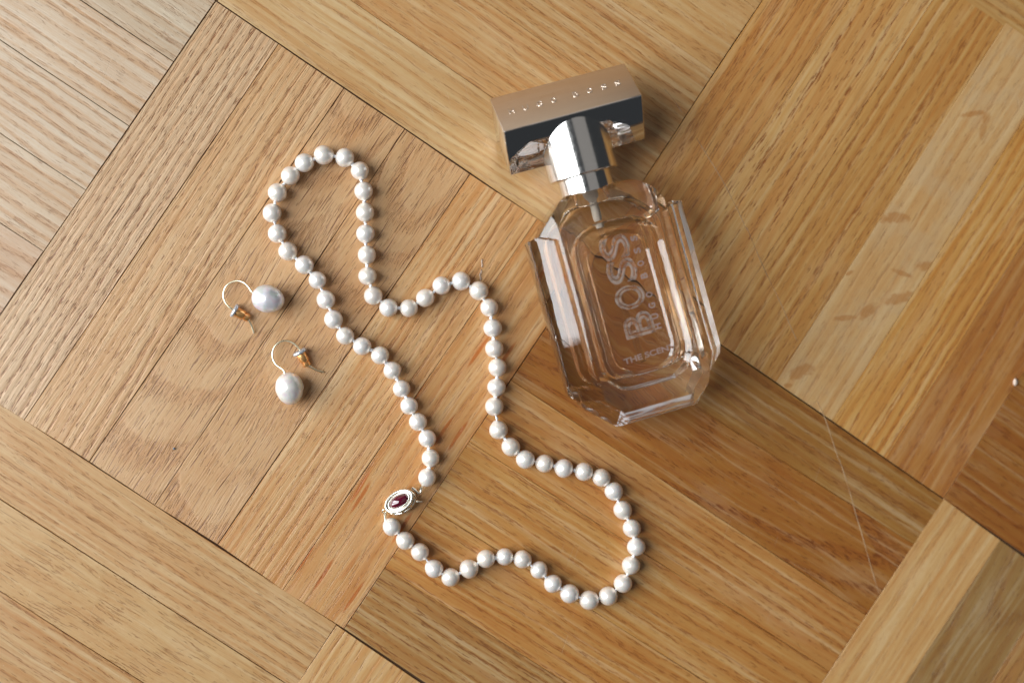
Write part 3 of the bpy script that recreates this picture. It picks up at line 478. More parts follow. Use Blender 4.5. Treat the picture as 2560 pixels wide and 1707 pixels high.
# appearance of each board: seen colour, ring centre y, depth, slope, ring gap, amount, pores, flecks, relief, streak, lens, wander
def PP(col, ry=0, rz=30, sl=0.0, gap=4.0, amt=0.6, pore=0.5, fleck=0.0, relief=0.5, streak=0.5, lens=0.0, wander=3.0):
    return dict(col=col, ring_y=float(ry), ring_z=float(rz), ring_slope=float(sl), ring_gap=float(gap), ring_amt=float(amt) * 0.82, pore=float(pore),
                fleck=float(fleck), relief=float(relief), streak=float(streak) * 0.85, lens=float(lens), wander=float(wander))
LOOK = {
 'A': [PP((214,184,152), 40, 20, 0.05, 2.4, 0.45, 0.95, 0.1, 1.6, 0.2, 0, 2),
       PP((216,180,138), 44, 20, 0.10, 3.0, 0.40, 0.65, 0.15, 1.2, 0.5, 0, 4),
       PP((214,176,134), -4, 30, 0.30, 6.5, 0.38, 0.22, 0.9, 1.2, 0.25, 0, 6),
       PP((212,172,128), 3, 32, 0.34, 7.5, 0.38, 0.20, 0.9, 1.1, 0.25, 0, 6),
       PP((220,180,130), 60, 10, 0.0, 2.6, 0.75, 0.55, 0.0, 0.8, 0.9, 0.1, 2),
       PP((216,170,114), 70, 10, 0.02, 4.0, 0.60, 0.35, 0.0, 0.5, 0.9, 0.9, 3)],
 'B': [PP((206,164,106), 60, 10, 0.02, 3.2, 0.5, 0.35, 0.0, 0.3, 0.8, 0, 3),
       PP((206,158, 98), 50, 10, 0.04, 3.4, 0.6, 0.45, 0.25, 0.4, 0.8, 0, 3),
       PP((200,152, 92), -60, 10, 0.0, 3.6, 0.6, 0.6, 0.2, 0.4, 0.8, 0, 3),
       PP((204,156, 94), 20, 30, 0.1, 5, 0.5, 0.5, 0.1, 0.3, 0.6, 0, 4),
       PP((200,152, 92), 60, 10, 0.0, 4, 0.5, 0.5, 0.1, 0.3, 0.6, 0, 4),
       PP((200,154, 94), 60, 10, 0.0, 4, 0.5, 0.5, 0.1, 0.3, 0.6, 0, 4)],
 'C': [PP((188,138, 80), 60, 10, 0.0, 5, 0.6, 0.6, 0.6, 0.4, 0.8, 0, 4),
       PP((196,152, 96), 30, 16, 0.05, 4.2, 0.7, 1.0, 0.2, 0.5, 0.9, 0, 4),
       PP((188,142, 82), 60, 10, 0.02, 3.8, 0.7, 0.7, 0.1, 0.4, 1.0, 0, 3),
       PP((198,158,110), 60, 10, 0.02, 4.5, 0.35, 0.35, 0.1, 0.3, 0.6, 0, 3),
       PP((196,146, 80), 50, 10, 0.03, 3.0, 0.8, 0.6, 0.1, 0.4, 1.0, 0.1, 3),
       PP((172,118, 60), 20, 20, 0.1, 5, 0.6, 0.5, 0.1, 0.4, 0.8, 0, 4)],
 'E': [PP((162,116, 64), 50, 14, 0.04, 5, 0.6, 0.5, 0.1, 0.4, 0.9, 0, 4),
       PP((162,106, 48), 10, 24, 0.14, 5, 0.7, 0.8, 0.2, 0.5, 0.8, 0, 5),
       PP((196,146, 86), 60, 10, 0.02, 3.4, 0.7, 0.6, 0.0, 0.4, 1.0, 0, 3),
       PP((198,150, 88), 60, 10, 0.02, 4.6, 0.7, 0.6, 0.0, 0.4, 1.0, 0, 3),
       PP((196,146, 84), -50, 10, 0.02, 3.6, 0.7, 0.6, 0.0, 0.4, 1.0, 0, 4),
       PP((180,142, 92), 50, 10, 0.03, 3.0, 0.8, 0.75, 0.0, 0.4, 1.0, 0, 3)],
 'D': [PP((208,168,116), 60, 10, 0.03, 4.0, 0.55, 0.5, 0.35, 0.5, 0.7, 0, 3),
       PP((206,166,112), 5, 30, 0.24, 7.0, 0.25, 0.5, 0.4, 0.5, 0.5, 0, 6),
       PP((202,162,110), 60, 10, 0.03, 3.6, 0.6, 0.6, 0.2, 0.5, 0.8, 0, 3),
       PP((200,160,108), 60, 10, 0, 4), PP((204,162,108), 60, 10, 0, 4), PP((204,162,108), 60, 10, 0, 4)],
 'H': [PP((208,184,152), 50, 14, 0.05, 4.4, 0.55, 0.45, 0.0, 0.5, 0.5, 0, 3),
       PP((218,192,160), 60, 10, 0.02, 4.4, 0.95, 0.5, 0.0, 0.5, 0.5, 0.2, 3),
       PP((216,190,158), -50, 12, 0.02, 3.8, 0.8, 0.5, 0.0, 0.4, 0.4, 0, 3),
       PP((214,186,152), 60, 12, 0.04, 4.2, 0.7, 0.5, 0.0, 0.4, 0.5, 0, 3),
       PP((212,180,146), 30, 18, 0.1, 5, 0.6, 0.5, 0.2, 0.5, 0.5, 0, 3), PP((210,178,144), 60, 10, 0, 4)],
 'G': [PP((206,164,110), 50, 10, 0.0, 3.2, 0.6, 0.5, 0.0, 0.4, 0.9, 0, 2), PP((196,154, 98), 60, 10, 0, 4, 0.6, 0.5, 0, 0.4, 0.9)] + [PP((192,146,90), 60, 10, 0, 4)] * 4,
 'I': [PP((206,166,108), 60, 10, 0.02, 7, 0.4, 0.3, 0.0, 0.3, 0.9, 0, 2),
       PP((156,122, 70), 4, 26, 0.2, 6, 0.6, 0.5, 0.1, 0.5, 0.7, 0, 7)] + [PP((176,134,78), 60, 10, 0, 4, 0.6, 0.6)] * 4,
 'J': [PP((160,106, 50), 60, 12, 0.03, 4, 0.7, 0.6, 0.0, 0.4, 0.9)] * 2 + [PP((166,114,56), 60, 12, 0.0, 4)] * 4,
 'F': [PP((194,148, 88), 60, 10, 0, 4, 0.6, 0.5)] * 6,
}
TIGHT = {('E', 1): 0.05, ('E', 2): 0.08, ('E', 3): 0.05, ('E', 4): 0.05, ('C', 1): 0.08, ('C', 2): 0.03, ('C', 4): 0.08, ('C', 5): 0.05, ('H', 3): 0.06, ('A', 5): 0.10}
TONE = {'A': (0.912, 0.884, 0.820), 'B': (0.945, 0.985, 1.05), 'C': (1.04, 1.06, 1.02), 'D': (0.925, 0.935, 0.94), 'E': (0.94, 0.93, 0.85), 'H': (0.905, 0.925, 0.955), 'J': (0.98, 0.98, 0.80), 'G': (0.98, 1.0, 1.0), 'I': (1.0, 1.0, 1.0)}
rnd = random.Random(11)
for key, L in PLANKS.items():
    for i, q in enumerate(L):
        looks = LOOK.get(key); sh = rnd.uniform(0.93, 1.05)
        a = looks[i] if looks else PP([v * sh for v in (194, 150, 96)], 60, 12, rnd.uniform(0, .05), rnd.uniform(3, 5), 0.6, 0.5, 0.1, 0.4, 0.8)
        a = dict(a); tn = TONE.get(key, (0.98, 1.0, 0.98))
        if key == 'E' and i < 2: tn = (0.97, 0.97, 0.75)
        col = lin([min(v * t_, 250) for v, t_ in zip(a.pop('col'), tn)])
        a['wood_color'] = [float(v) for v in col[:3]]; a['seed'] = float(rnd.uniform(0, 1))
        gap = TIGHT.get((key, i), 0.23 if key in 'AH' else 0.17 if key == 'D' else 0.04)
        plank(q, OAK_WORN if (key, i) == ('C', 3) else OAK, gap, a, rnd)

def ribbon(pts, w, z, name):
    P = [Vector((p[0], p[1])) for p in pts]; bm = bmesh.new(); rows = []
    for i, p in enumerate(P):
        t = (P[min(i + 1, len(P) - 1)] - P[max(i - 1, 0)]).normalized(); n = Vector((-t.y, t.x))
        ww = w * (0.25 if i in (0, len(P) - 1) else 1.0)
        rows.append([bm.verts.new(((p.x + n.x * s * ww / 2) * MM, (p.y + n.y * s * ww / 2) * MM, (z + (0.035 if s == 0 else 0)) * MM)) for s in (-1, 0, 1)])
    for a, b in zip(rows[:-1], rows[1:]):
        for k in (0, 1): bm.faces.new((a[k], a[k + 1], b[k + 1], b[k]))
    return mesh_of(bm, name, False)
def mk_scratch():
    N = NT('scratched_varnish'); t = N.n('ShaderNodeBsdfTransparent'); d = N.bsdf(Base_Color=lin((214, 180, 140)), Roughness=0.6)
    tc = N.n('ShaderNodeTexCoord'); nz = N.noise(tc.outputs['Object'], 120, 3, 0.6)
    m = N.n('ShaderNodeMixShader'); N.set(m.inputs[0], N.ramp(nz, 0.3, 0.65, 0.15, 0.6))
    N.t.links.new(t.outputs[0], m.inputs[1]); N.t.links.new(d.outputs[0], m.inputs[2]); return N.out(m.outputs[0])
M_SCR = mk_scratch()
for k, pts in enumerate(SCRATCHES):
    sp = smooth_path([(p[0], p[1], 0) for p in pts], 4)
    link('scratch', ribbon(sp, 0.30 if k < 2 else 0.42, 0.09, 'scratch'), M_SCR, floor)

def blob(name, rx, ry, rz, seed, sub=2, amp=0.25):
    bm = bmesh.new(); bmesh.ops.create_icosphere(bm, subdivisions=sub, radius=1.0); rr = random.Random(seed)
    for v in bm.verts:
        k = 1 + amp * (rr.random() - 0.5) * 2
        v.co = Vector((v.co.x * rx * k, v.co.y * ry * k, v.co.z * rz * k)) * MM
    return mesh_of(bm, name, True)
M_CRUMB = simple('crumb', lin((226, 205, 186)), 0.6)
c = link('crumb', blob('crumb', 0.75, 1.45, 0.6, 3), M_CRUMB); c.location = Vector((CRUMB[0][0], CRUMB[0][1], 0.5)) * MM
c['label'] = 'small whitish crumb on the dark parquet at the right edge'; c['category'] = 'crumb'
c = link('grit', blob('grit', 0.45, 0.45, 0.4, 5, 1), simple('grit', lin((110, 118, 126)), 0.5)); c.location = Vector((SPECK[0][0], SPECK[0][1], 0.3)) * MM
c['label'] = 'tiny grey speck of grit on the pale plank below the earrings'; c['category'] = 'grit'
# dried smear of clear residue beside the necklace
bmr = bmesh.new()
for k, p in enumerate(RESIDUE):
    m = bmesh.ops.create_icosphere(bmr, subdivisions=2, radius=1.0, matrix=Matrix.Translation(Vector((p[0], p[1], 0.05)) * MM) @ Matrix.Diagonal((0.00036, 0.0009, 0.00016, 1)))
M_RES = simple('dried_residue', lin((232, 208, 184)), 0.25, 0.0, Transmission_Weight=0.55)
link('residue', mesh_of(bmr, 'residue'), M_RES, floor)

# ------------------------------------------------------------------ pearl necklace
def pearl_mesh(seed, tip):
    bm = bmesh.new(); bmesh.ops.create_uvsphere(bm, u_segments=28, v_segments=18, radius=1.0)
    rr = random.Random(seed); ph = [rr.uniform(0, 6.28) for _ in range(4)]; am = [rr.uniform(0.004, 0.014) for _ in range(4)]
    for v in bm.verts:
        c = v.co.normalized(); th = math.acos(max(-1, min(1, c.z))); az = math.atan2(c.y, c.x)
        k = 1 + am[0] * math.cos(2 * az + ph[0]) * math.sin(th) + am[1] * math.cos(3 * th + ph[1]) + am[2] * math.cos(2 * th + ph[2])
        k += tip * math.exp(-(th / 0.30) ** 2) + tip * 0.35 * math.exp(-((math.pi - th) / 0.3) ** 2)
        v.co = c * k
    return mesh_of(bm, 'pearl')
pm = [pearl_mesh(1, 0.0), pearl_mesh(2, 0.05), pearl_mesh(3, 0.0), pearl_mesh(4, 0.09), pearl_mesh(5, 0.02)]
for m in pm: m.materials.append(M_PEARL)
cen = Vector((-45, 0, 0))
neck = thing('pearl_necklace', 'white knotted pearl necklace with oval ruby clasp, laid in a winding loop', 'necklace', cen)
PV = [Vector(p) for p in PEARLS]
def sub(name, me, parent, loc, rot=None, scale=None, mats=None):
    o = link(name, me, mats, parent); o.location = Vector(loc) * MM - Vector((0, 0, 0))
    if rot is not None: o.rotation_mode = 'QUATERNION'; o.rotation_quaternion = rot
    if scale is not None: o.scale = scale
    return o
rp = random.Random(5)
ctrs = []
for i, p in enumerate(PV):
    r = p.z; ctrs.append(Vector((p.x, p.y, r)))
for i, c0 in enumerate(ctrs):
    t = (ctrs[min(i + 1, len(ctrs) - 1)] - ctrs[max(i - 1, 0)]).normalized()
    if rp.random() < 0.5: t = -t
    q = t.to_track_quat('Z', 'Y') @ Quaternion((0, 0, 1), rp.uniform(0, 6.28))
    r = c0.z * MM * 1.0
    sub('pearl', pm[rp.choice([0, 0, 1, 2, 3, 4])], neck, c0 - cen, q, (r, r, r * rp.uniform(0.97, 1.02)))
# knots: a twisted bead of silk between neighbours
def knot_mesh(seed):
    rr = random.Random(seed); bm = bmesh.new()
    for k in range(5):
        M = Matrix.Translation(Vector((rr.uniform(-.35, .35), rr.uniform(-.35, .35), rr.uniform(-.35, .35)))) @ Matrix.Rotation(rr.uniform(0, 3), 4, 'X') @ Matrix.Diagonal((0.42, 0.30, 0.55, 1))
        bmesh.ops.create_icosphere(bm, subdivisions=1, radius=1.0, matrix=M)
    bmesh.ops.create_cone(bm, cap_ends=True, segments=8, radius1=0.28, radius2=0.28, depth=3.0)
    for v in bm.verts: v.co *= MM
    me = mesh_of(bm, 'thread_knot'); me.materials.append(M_THREAD); return me
km = [knot_mesh(s) for s in (1, 2, 3)]
for i in range(len(ctrs) - 1):
    a, b = ctrs[i], ctrs[i + 1]; d = b - a; L = d.length; ra, rb = a.z, b.z
    mid = a + d * ((ra + (L - rb)) / 2 / L)
    s = rp.uniform(0.85, 1.15)
    sub('thread_knot', km[i % 3], neck, mid - cen + Vector((0, 0, 0.3)), d.normalized().to_track_quat('Z', 'Y') @ Quaternion((0, 0, 1), rp.uniform(0, 6)), (s, s, s))

# clasp (local frame: x along the long axis, z out of the stone)
cl0 = Vector(CLASP[0]) + Vector((0, 0, -0.6))
axv = (Vector(CLASP_AX[1]) - Vector(CLASP_AX[0])); axv.z = 0; axv.normalize()
perp = Vector((-axv.y, axv.x, 0))
nz = (Vector((0, 0, 1)) * math.cos(R(27)) + perp * math.sin(R(27)) * 0.95 - axv * 0.12).normalized()
xa = (axv - nz * axv.dot(nz)).normalized(); ya = nz.cross(xa)
CM = Matrix((xa, ya, nz)).transposed()
clasp = link('clasp', None, None, neck); clasp.location = (cl0 - cen) * MM
clasp.rotation_mode = 'QUATERNION'; clasp.rotation_quaternion = CM.to_quaternion()
def oval(prof, seg=56, a=5.7, b=3.95, name='rim'):
    """profile (inset from the outer oval, z)"""
    bm = bmesh.new(); rings = []
    for ins, z in prof:
        rings.append([bm.verts.new(((a - ins) * math.cos(2 * math.pi * k / seg) * MM, (b - ins) * math.sin(2 * math.pi * k / seg) * MM, z * MM)) for k in range(seg)])
    for p, q in zip(rings[:-1], rings[1:]):
        for k in range(seg): bm.faces.new((p[k], p[(k + 1) % seg], q[(k + 1) % seg], q[k]))
    bmesh.ops.recalc_face_normals(bm, faces=bm.faces)
    return mesh_of(bm, name, True, 60)
def csub(name, me, mats): return link(name, me, mats, clasp)
csub('top_rim', oval([(0.25, 0.1), (0.0, 0.35), (0.0, 0.75), (0.2, 1.0), (0.55, 1.12), (0.95, 1.0), (1.1, 0.75), (1.2, 0.72), (1.35, 0.95), (1.6, 1.08), (1.85, 0.95), (1.95, 0.5)]), M_SILVER)
csub('gallery_shade', oval([(0.55, -1.7), (0.5, 0.2)], a=5.7, b=3.95), M_DARK)  # near-black band: shade behind the openwork put into colour
csub('base_rim', oval([(0.15, -2.3), (0.0, -2.15), (0.0, -1.65), (0.15, -1.5), (0.8, -1.5)], a=5.75, b=4.0), M_SILVER)
csub('upper_band', oval([(0.30, -0.35), (0.18, -0.3), (0.18, 0.15), (0.3, 0.2)], a=5.7, b=3.95), M_SILVER)
for k in range(9):
    a = 2 * math.pi * (k + 0.5) / 9
    bm = bmesh.new(); bmesh.ops.create_cube(bm, size=1.0)
    ang = math.atan2(3.8 * math.cos(a), -5.55 * math.sin(a))
    for v in bm.verts: v.co = (Matrix.Translation((5.45 * math.cos(a), 3.70 * math.sin(a), -0.95)) @ Matrix.Rotation(ang, 4, 'Z') @ Vector((v.co.x * 0.8, v.co.y * 0.4, v.co.z * 1.3))) * MM
    csub('gallery_post', mesh_of(bm, 'gallery_post', False), M_SILVER)
gem = [(1.0, 0.0)] + [(math.cos(t), math.sin(t)) for t in [i * math.pi / 2 / 10 for i in range(1, 10)]] + [(0.0, 1.0)]
gm = lathe([(r * 3.62, z * 1.75 + 0.45) for r, z in gem], 48, 'ruby', 1.0, 0.60, angle=None)
csub('ruby', gm, M_RUBY)
csub('stone_seat', oval([(1.9, 0.45), (2.3, 0.45), (3.9, 0.45)], a=5.7, b=3.95), M_SILVER)
# hook tongue, lever, end loops
def flat_shape(pts, th, name):
    bm = bmesh.new(); lo = [bm.verts.new((p[0] * MM, p[1] * MM, -th / 2 * MM)) for p in pts]; hi = [bm.verts.new((p[0] * MM, p[1] * MM, th / 2 * MM)) for p in pts]
    n = len(pts); bm.faces.new(hi); bm.faces.new(list(reversed(lo)))
    for k in range(n): bm.faces.new((lo[k], lo[(k + 1) % n], hi[(k + 1) % n], hi[k]))
    bmesh.ops.recalc_face_normals(bm, faces=bm.faces)
    bmesh.ops.bevel(bm, geom=[e for e in bm.edges], offset=th * 0.18 * MM, segments=2, affect='EDGES', profile=0.5)
    return mesh_of(bm, name, True, 40)
CP = [Vector(p) for p in CLASP_PTS]
def world_part(name, me, mats): 
    o = link(name, me, mats, neck); o.location = -cen * MM; return o
hx = tube(smooth_path([CP[3] + Vector((-.2, 0, .5)), CP[3] + Vector((.5, -.2, .5)), CP[4] + Vector((-.2, .4, .5)), CP[4] + Vector((.4, -.15, .45)), CP[4] + Vector((1.1, .15, .4)), CP[4] + Vector((1.3, .9, .35)), CP[4] + Vector((.9, 1.5, .3))], 4), 0.42, 10, name='hook')
world_part('clasp_hook', hx, M_SILVER)
world_part('clasp_tongue', tube([CP[3] + Vector((-.35, .35, .5)), CP[3] + Vector((.2, -.1, .55)), CP[3] + Vector((.9, -.7, .5))], 0.5, 8, name='tongue'), M_SILVER)
world_part('clasp_lever', tube([CP[5] + Vector((-.8, .1, -.4)), CP[5], CP[5].lerp(CP[6], .5) + Vector((0, -.1, .1)), CP[6]], 0.4, 8, name='lever', radii=[.45, .5, .42, .25]), M_SILVER)
def coil(a, b, r, turns, wr, name):
    a, b = Vector(a), Vector(b); t = (b - a).normalized(); u = t.cross(Vector((0, 0, 1))).normalized(); v = t.cross(u); P = []
    n = int(turns * 12)
    for k in range(n + 1):
        th = 2 * math.pi * turns * k / n; P.append(a.lerp(b, k / n) + (u * math.cos(th) + v * math.sin(th)) * r)
    return tube(P, wr, 6, name=name)
world_part('wire_coil', coil(CP[0] + Vector((.1, .5, 0)), CP[1] + Vector((.2, -.1, .3)), 0.45, 7, 0.14, 'wire_coil'), M_SILVER)
world_part('wire_coil', coil(CP[7] + Vector((.35, -.2, 0)), CP[8] + Vector((.25, -.35, 0)), 0.45, 8, 0.14, 'wire_coil'), M_SILVER)
ringp = [CP[7] + Vector((0.25, 0.15, .3)) + Vector((math.cos(t) * 0.75, math.sin(t) * 0.65, math.sin(t) * 0.3)) for t in [2 * math.pi * k / 20 for k in range(20)]]
world_part('end_loop', tube(ringp, 0.24, 8, closed=True, name='end_loop'), M_SILVER)
world_part('end_loop', tube([CP[8] + Vector((-.1, -.3, 0)), CP[8] + Vector((.35, -1.0, 0))], 0.25, 8, name='end_loop'), M_SILVER)

# ------------------------------------------------------------------ earrings
def earring(label, wire, drop, stop, mat, lx, ly, ang, tipdir):
    D = Vector(drop[0]); T = thing('pearl_earring', label, 'earring', (D.x, D.y, 0), 'pair of pearl drop earrings')
    o0 = Vector((D.x, D.y, 0))
    bm = bmesh.new(); bmesh.ops.create_uvsphere(bm, u_segments=40, v_segments=26, radius=1.0)
    for v in bm.verts:                                            # x = long axis, slimmer towards the hook
        c = v.co; k = 1 - 0.07 * c.x + 0.012 * math.cos(9 * c.x) * (1 - c.x * c.x)
        v.co = Vector((c.x * lx, c.y * ly * k, c.z * ly * k)) * MM
    p = link('drop_pearl', mesh_of(bm, 'drop_pearl'), mat, T); p.location = (D - o0) * MM; p.rotation_euler = (0, R(-3), ang)
    W_ = smooth_path(wire, 4)
    w = link('ear_wire', tube(W_, 0.34, 10, name='ear_wire'), M_WIRE, T); w.location = -o0 * MM
    cp = link('pearl_cup', tube([Vector(wire[0]) + (D - Vector(wire[0])) * 0.12, Vector(wire[0]), Vector(wire[1])], 0.5, 10, name='pearl_cup', radii=[.75, .6, .3]), M_WIRE, T); cp.location = -o0 * MM
    a, b = Vector(stop[0]), Vector(stop[1]); d = (b - a).normalized(); q = d.to_track_quat('Z', 'Y')
    Ln = (b - a).length
    ba = link('stopper_barrel', lathe([(0.35, 0.35), (1.6, 0.35), (1.68, 0.5), (1.68, 3.5), (1.58, 3.65), (1.15, 3.8), (1.15, 4.0), (1.40, 4.15), (1.40, 5.2), (1.28, 5.5), (0.8, 5.65), (0.5, 5.6), (0.45, 4.6)], 32, 'stopper_barrel'), M_BRASS, T)
    ba.location = (a - o0) * MM; ba.rotation_mode = 'QUATERNION'; ba.rotation_quaternion = q
    hole = link('barrel_hole_shade', lathe([(0.0, 5.60), (0.62, 5.64)], 20, 'barrel_hole_shade'), M_DARK, ba)  # black disc: the bore's shade painted on, no real depth
    wa = link('stopper_washer', lathe([(0.5, -0.4), (1.7, -0.5), (2.1, -0.62), (2.5, -0.4), (2.65, 0.0), (2.5, 0.4), (2.1, 0.62), (1.7, 0.5)], 36, 'stopper_washer', angle=70), M_WASHER, T)
    wa.location = (a - o0) * MM; wa.rotation_mode = 'QUATERNION'; wa.rotation_quaternion = q
    return T
earring('lilac-white pearl drop earring lying on its side, the one nearer the top', WIRE_A, DROP_A, STOP_A, M_DROP_A, 5.75, 4.85, R(-13), 0)
earring('cream-white pearl drop earring with pearl hanging down, below the other earring', WIRE_B, DROP_B, STOP_B, M_DROP_B, 5.75, 4.9, R(-82), 0)

# ------------------------------------------------------------------ perfume bottle
BO = Vector((49.524, -27.686, 0)); BX = Vector((0.9637, 0.267, 0)).normalized(); BY = Vector((-0.267, 0.9637, 0)).normalized()
bottle = thing('perfume_bottle', 'faceted clear glass perfume bottle with chrome neck and rose gold bar cap, lying down', 'perfume bottle', BO)
bottle.rotation_euler = (0, 0, math.atan2(BX.y, BX.x))
def bpart(name, me, mats, parent=None): return link(name, me, mats, parent or bottle)
NX = -2.0; NZ = 15.7

def cut(bm, n, d):
    """keep n.p <= d (mm)"""
    n = Vector(n); L = n.length; n /= L; d /= L
    vs = [v for v in bm.verts if n.dot(v.co) - d > 1e-4]
    if not vs: return
    bmesh.ops.bisect_plane(bm, geom=bm.verts[:] + bm.edges[:] + bm.faces[:], dist=1e-4, plane_co=n * d, plane_no=n, clear_outer=True)
    es = [e for e in bm.edges if e.is_boundary]
    if es: bmesh.ops.holes_fill(bm, edges=es, sides=0)
def block(x0, x1, y0, y1, z0, z1):
    bm = bmesh.new(); bmesh.ops.create_cube(bm, size=1.0)
    for v in bm.verts: v.co = Vector(((x0 + x1) / 2 + v.co.x * (x1 - x0), (y0 + y1) / 2 + v.co.y * (y1 - y0), (z0 + z1) / 2 + v.co.z * (z1 - z0)))
    return bm
def hulled(bm):
    pts = [v.co.copy() for v in bm.verts]; bm.free(); out = []
    for p in pts:
        if all((p - q).length > 0.05 for q in out): out.append(p)
    h = bmesh.new()
    for p in out: h.verts.new(p)
    r = bmesh.ops.convex_hull(h, input=h.verts[:])
    dele = [v for v in r['geom_interior'] + r['geom_unused'] if isinstance(v, bmesh.types.BMVert)]
    bmesh.ops.delete(h, geom=list(set(dele)), context='VERTS')
    bmesh.ops.dissolve_limit(h, angle_limit=R(1.0), verts=h.verts, edges=h.edges)
    bmesh.ops.recalc_face_normals(h, faces=h.faces)
    return h
def soften(bm, off, ang, seg=3):
    es = [e for e in bm.edges if len(e.link_faces) == 2 and e.calc_face_angle(0) > R(ang) and e.calc_length() > 1.2]
    bmesh.ops.bevel(bm, geom=es, offset=off, segments=seg, affect='EDGES', profile=0.5, clamp_overlap=True)
# middle of the bottle: thick plate with round shoulders and a rounded foot
core = block(-24.6, 21, 2.5, 84.0, 0.0, 30)
for s in (-1, 1):
    cut(core, (s, 0, 1), 47.6); cut(core, (s, 0, -1), 17.6)
    if s > 0: cut(core, (s * 6.7, 4.5, 0), 21.5 * 6.7 + 73.6 * 4.5)
    else: cut(core, (-7.2, 7.4, 0), 24.2 * 7.2 + 73.0 * 7.4)
    cut(core, (s * 4.2, 5.0, 0), 17.2 * 4.2 + 80.0 * 5.0)
    cut(core, (s * 2.0, 4.6, 0), 13.4 * 2.0 + 83.1 * 4.6)
    cut(core, (s, -1, 0), 12.4); cut(core, (s * 0.5, -1, 0), 5.6)
    cut(core, (s, -1, 0.8), 12.4 + 0.8 * 20); cut(core, (s, -1, -0.8), 12.4 - 0.8 * 10)
for zc, sg in ((21.5, 1), (8.5, -1)):
    for a in range(12, 90, 13):
        c_, s_ = math.cos(R(a)), math.sin(R(a)); cut(core, (0, -s_ / 7.0, sg * c_ / 8.5), -9.5 * s_ / 7.0 + sg * zc * c_ / 8.5 + 1.0)
for zc, sg in ((21.0, 1), (9.0, -1)):
    for a in range(12, 90, 11):
        c_, s_ = math.cos(R(a)), math.sin(R(a)); cut(core, (0, s_ / 11.5, sg * c_ / 9.0), 73.0 * s_ / 11.5 + sg * zc * c_ / 9.0 + 1.0)
core = hulled(core)
soften(core, 0.5, 24)
# the two faceted side pillars
def pillar(s):
    p = block(*sorted((s * 9.0, s * 28.0)), 6.6, 72.8, 0.9, 29.1)
    cut(p, (s, 0, 1), 49.2); cut(p, (s, 0, -1), 19.2)
    cut(p, (s, -1, 0), 11.0)
    cut(p, (s, -1, 0.85), 11.0 + 0.85 * 17); cut(p, (s, -1, -0.85), 11.0 - 0.85 * 13)
    cut(p, (s * 0.2, 1, 0), 72.6 + 0.2 * 26)
    cut(p, (0, 1, 0.5), 72.8 + 0.5 * 24); cut(p, (0, 1, -0.5), 72.8 - 0.5 * 6)
    p = hulled(p)
    soften(p, 0.45, 24)
    return p
def to_mm_obj(bm, name):
    me = bpy.data.meshes.new(name); bm.to_mesh(me); bm.free(); o = bpy.data.objects.new(name, me); COL.objects.link(o); return o
oc = to_mm_obj(core, 'a'); op = [to_mm_obj(pillar(s), 'b') for s in (-1, 1)]
punt = bmesh.new(); bmesh.ops.create_uvsphere(punt, u_segments=40, v_segments=24, radius=1.0)   # hollow under the foot
for v in punt.verts: v.co = Vector((v.co.x * 13.0, -0.6 + v.co.y * 5.6, 15 + v.co.z * 9.5))
punt = to_mm_obj(punt, 'c')
def panel(hw, y0, y1, r0, r1, depth, wid=1.0, cx0=0.0):
    """cutter for a sunk panel with soft sloping walls in the front face"""
    bm = bmesh.new(); rings = []
    for off, z in ((0.0, 30 - depth), (0.22, 30 - depth * 0.90), (0.55, 30 - depth * 0.62), (0.85, 30 - depth * 0.28), (1.0, 30.0 + 0.02), (1.0, 31.5)):
        ring = []
        for (qx, qy, rad, a0) in ((hw, y1, r1, 0), (-hw, y1, r1, 90), (-hw, y0, r0, 180), (hw, y0, r0, 270)):
            sx_, sy_ = (1 if qx > 0 else -1), (1 if qy == y1 else -1)
            px, py = qx - sx_ * rad, qy - sy_ * rad
            for k in range(9):
                a = R(a0 + 90 * k / 8); rr = rad + off * wid
                ring.append(bm.verts.new((cx0 + px + rr * math.cos(a), py + rr * math.sin(a), z)))
        rings.append(ring)
    n = len(rings[0])
    for p, q in zip(rings[:-1], rings[1:]):
        for k in range(n): bm.faces.new((p[k], p[(k + 1) % n], q[(k + 1) % n], q[k]))
    bm.faces.new(rings[0]); bm.faces.new(rings[-1])
    bmesh.ops.recalc_face_normals(bm, faces=bm.faces)
    return to_mm_obj(bm, 'p')
cuts = [punt, panel(14.0, 16.5, 69.5, 8.0, 9.0, 1.7, 2.5), panel(10.0, 19.3, 67.0, 8.0, 8.0, 2.7, 1.9)]
for q in op:
    md = oc.modifiers.new('u', 'BOOLEAN'); md.operation = 'UNION'; md.object = q; md.solver = 'EXACT'
for q in cuts:
    md = oc.modifiers.new('d', 'BOOLEAN'); md.operation = 'DIFFERENCE'; md.object = q; md.solver = 'EXACT'
dg = bpy.context.evaluated_depsgraph_get(); dg.update()
me = bpy.data.meshes.new_from_object(oc.evaluated_get(dg))
for q in [oc] + cuts + op: bpy.data.objects.remove(q)
bm = bmesh.new(); bm.from_mesh(me)
bmesh.ops.remove_doubles(bm, verts=bm.verts, dist=0.004)
bmesh.ops.dissolve_degenerate(bm, edges=bm.edges, dist=0.004)
bmesh.ops.triangulate(bm, faces=[f for f in bm.faces if len(f.verts) > 4])
bmesh.ops.recalc_face_normals(bm, faces=bm.faces)
if bm.calc_volume(signed=True) < 0: bmesh.ops.reverse_faces(bm, faces=bm.faces)
print('GLASS', len(bm.verts), len(bm.faces), 'open', sum(1 for e in bm.edges if not e.is_manifold), 'vol', bm.calc_volume(signed=True))
for f in bm.faces:
    c_ = f.calc_center_median()
    f.material_index = 1 if (c_.y < 6.6 and f.normal.y < -0.40) else 0
for v in bm.verts: v.co *= MM
body = bpart('glass_body', mesh_of(bm, 'glass_body', True, 24), [M_GLASS, M_FOOT])

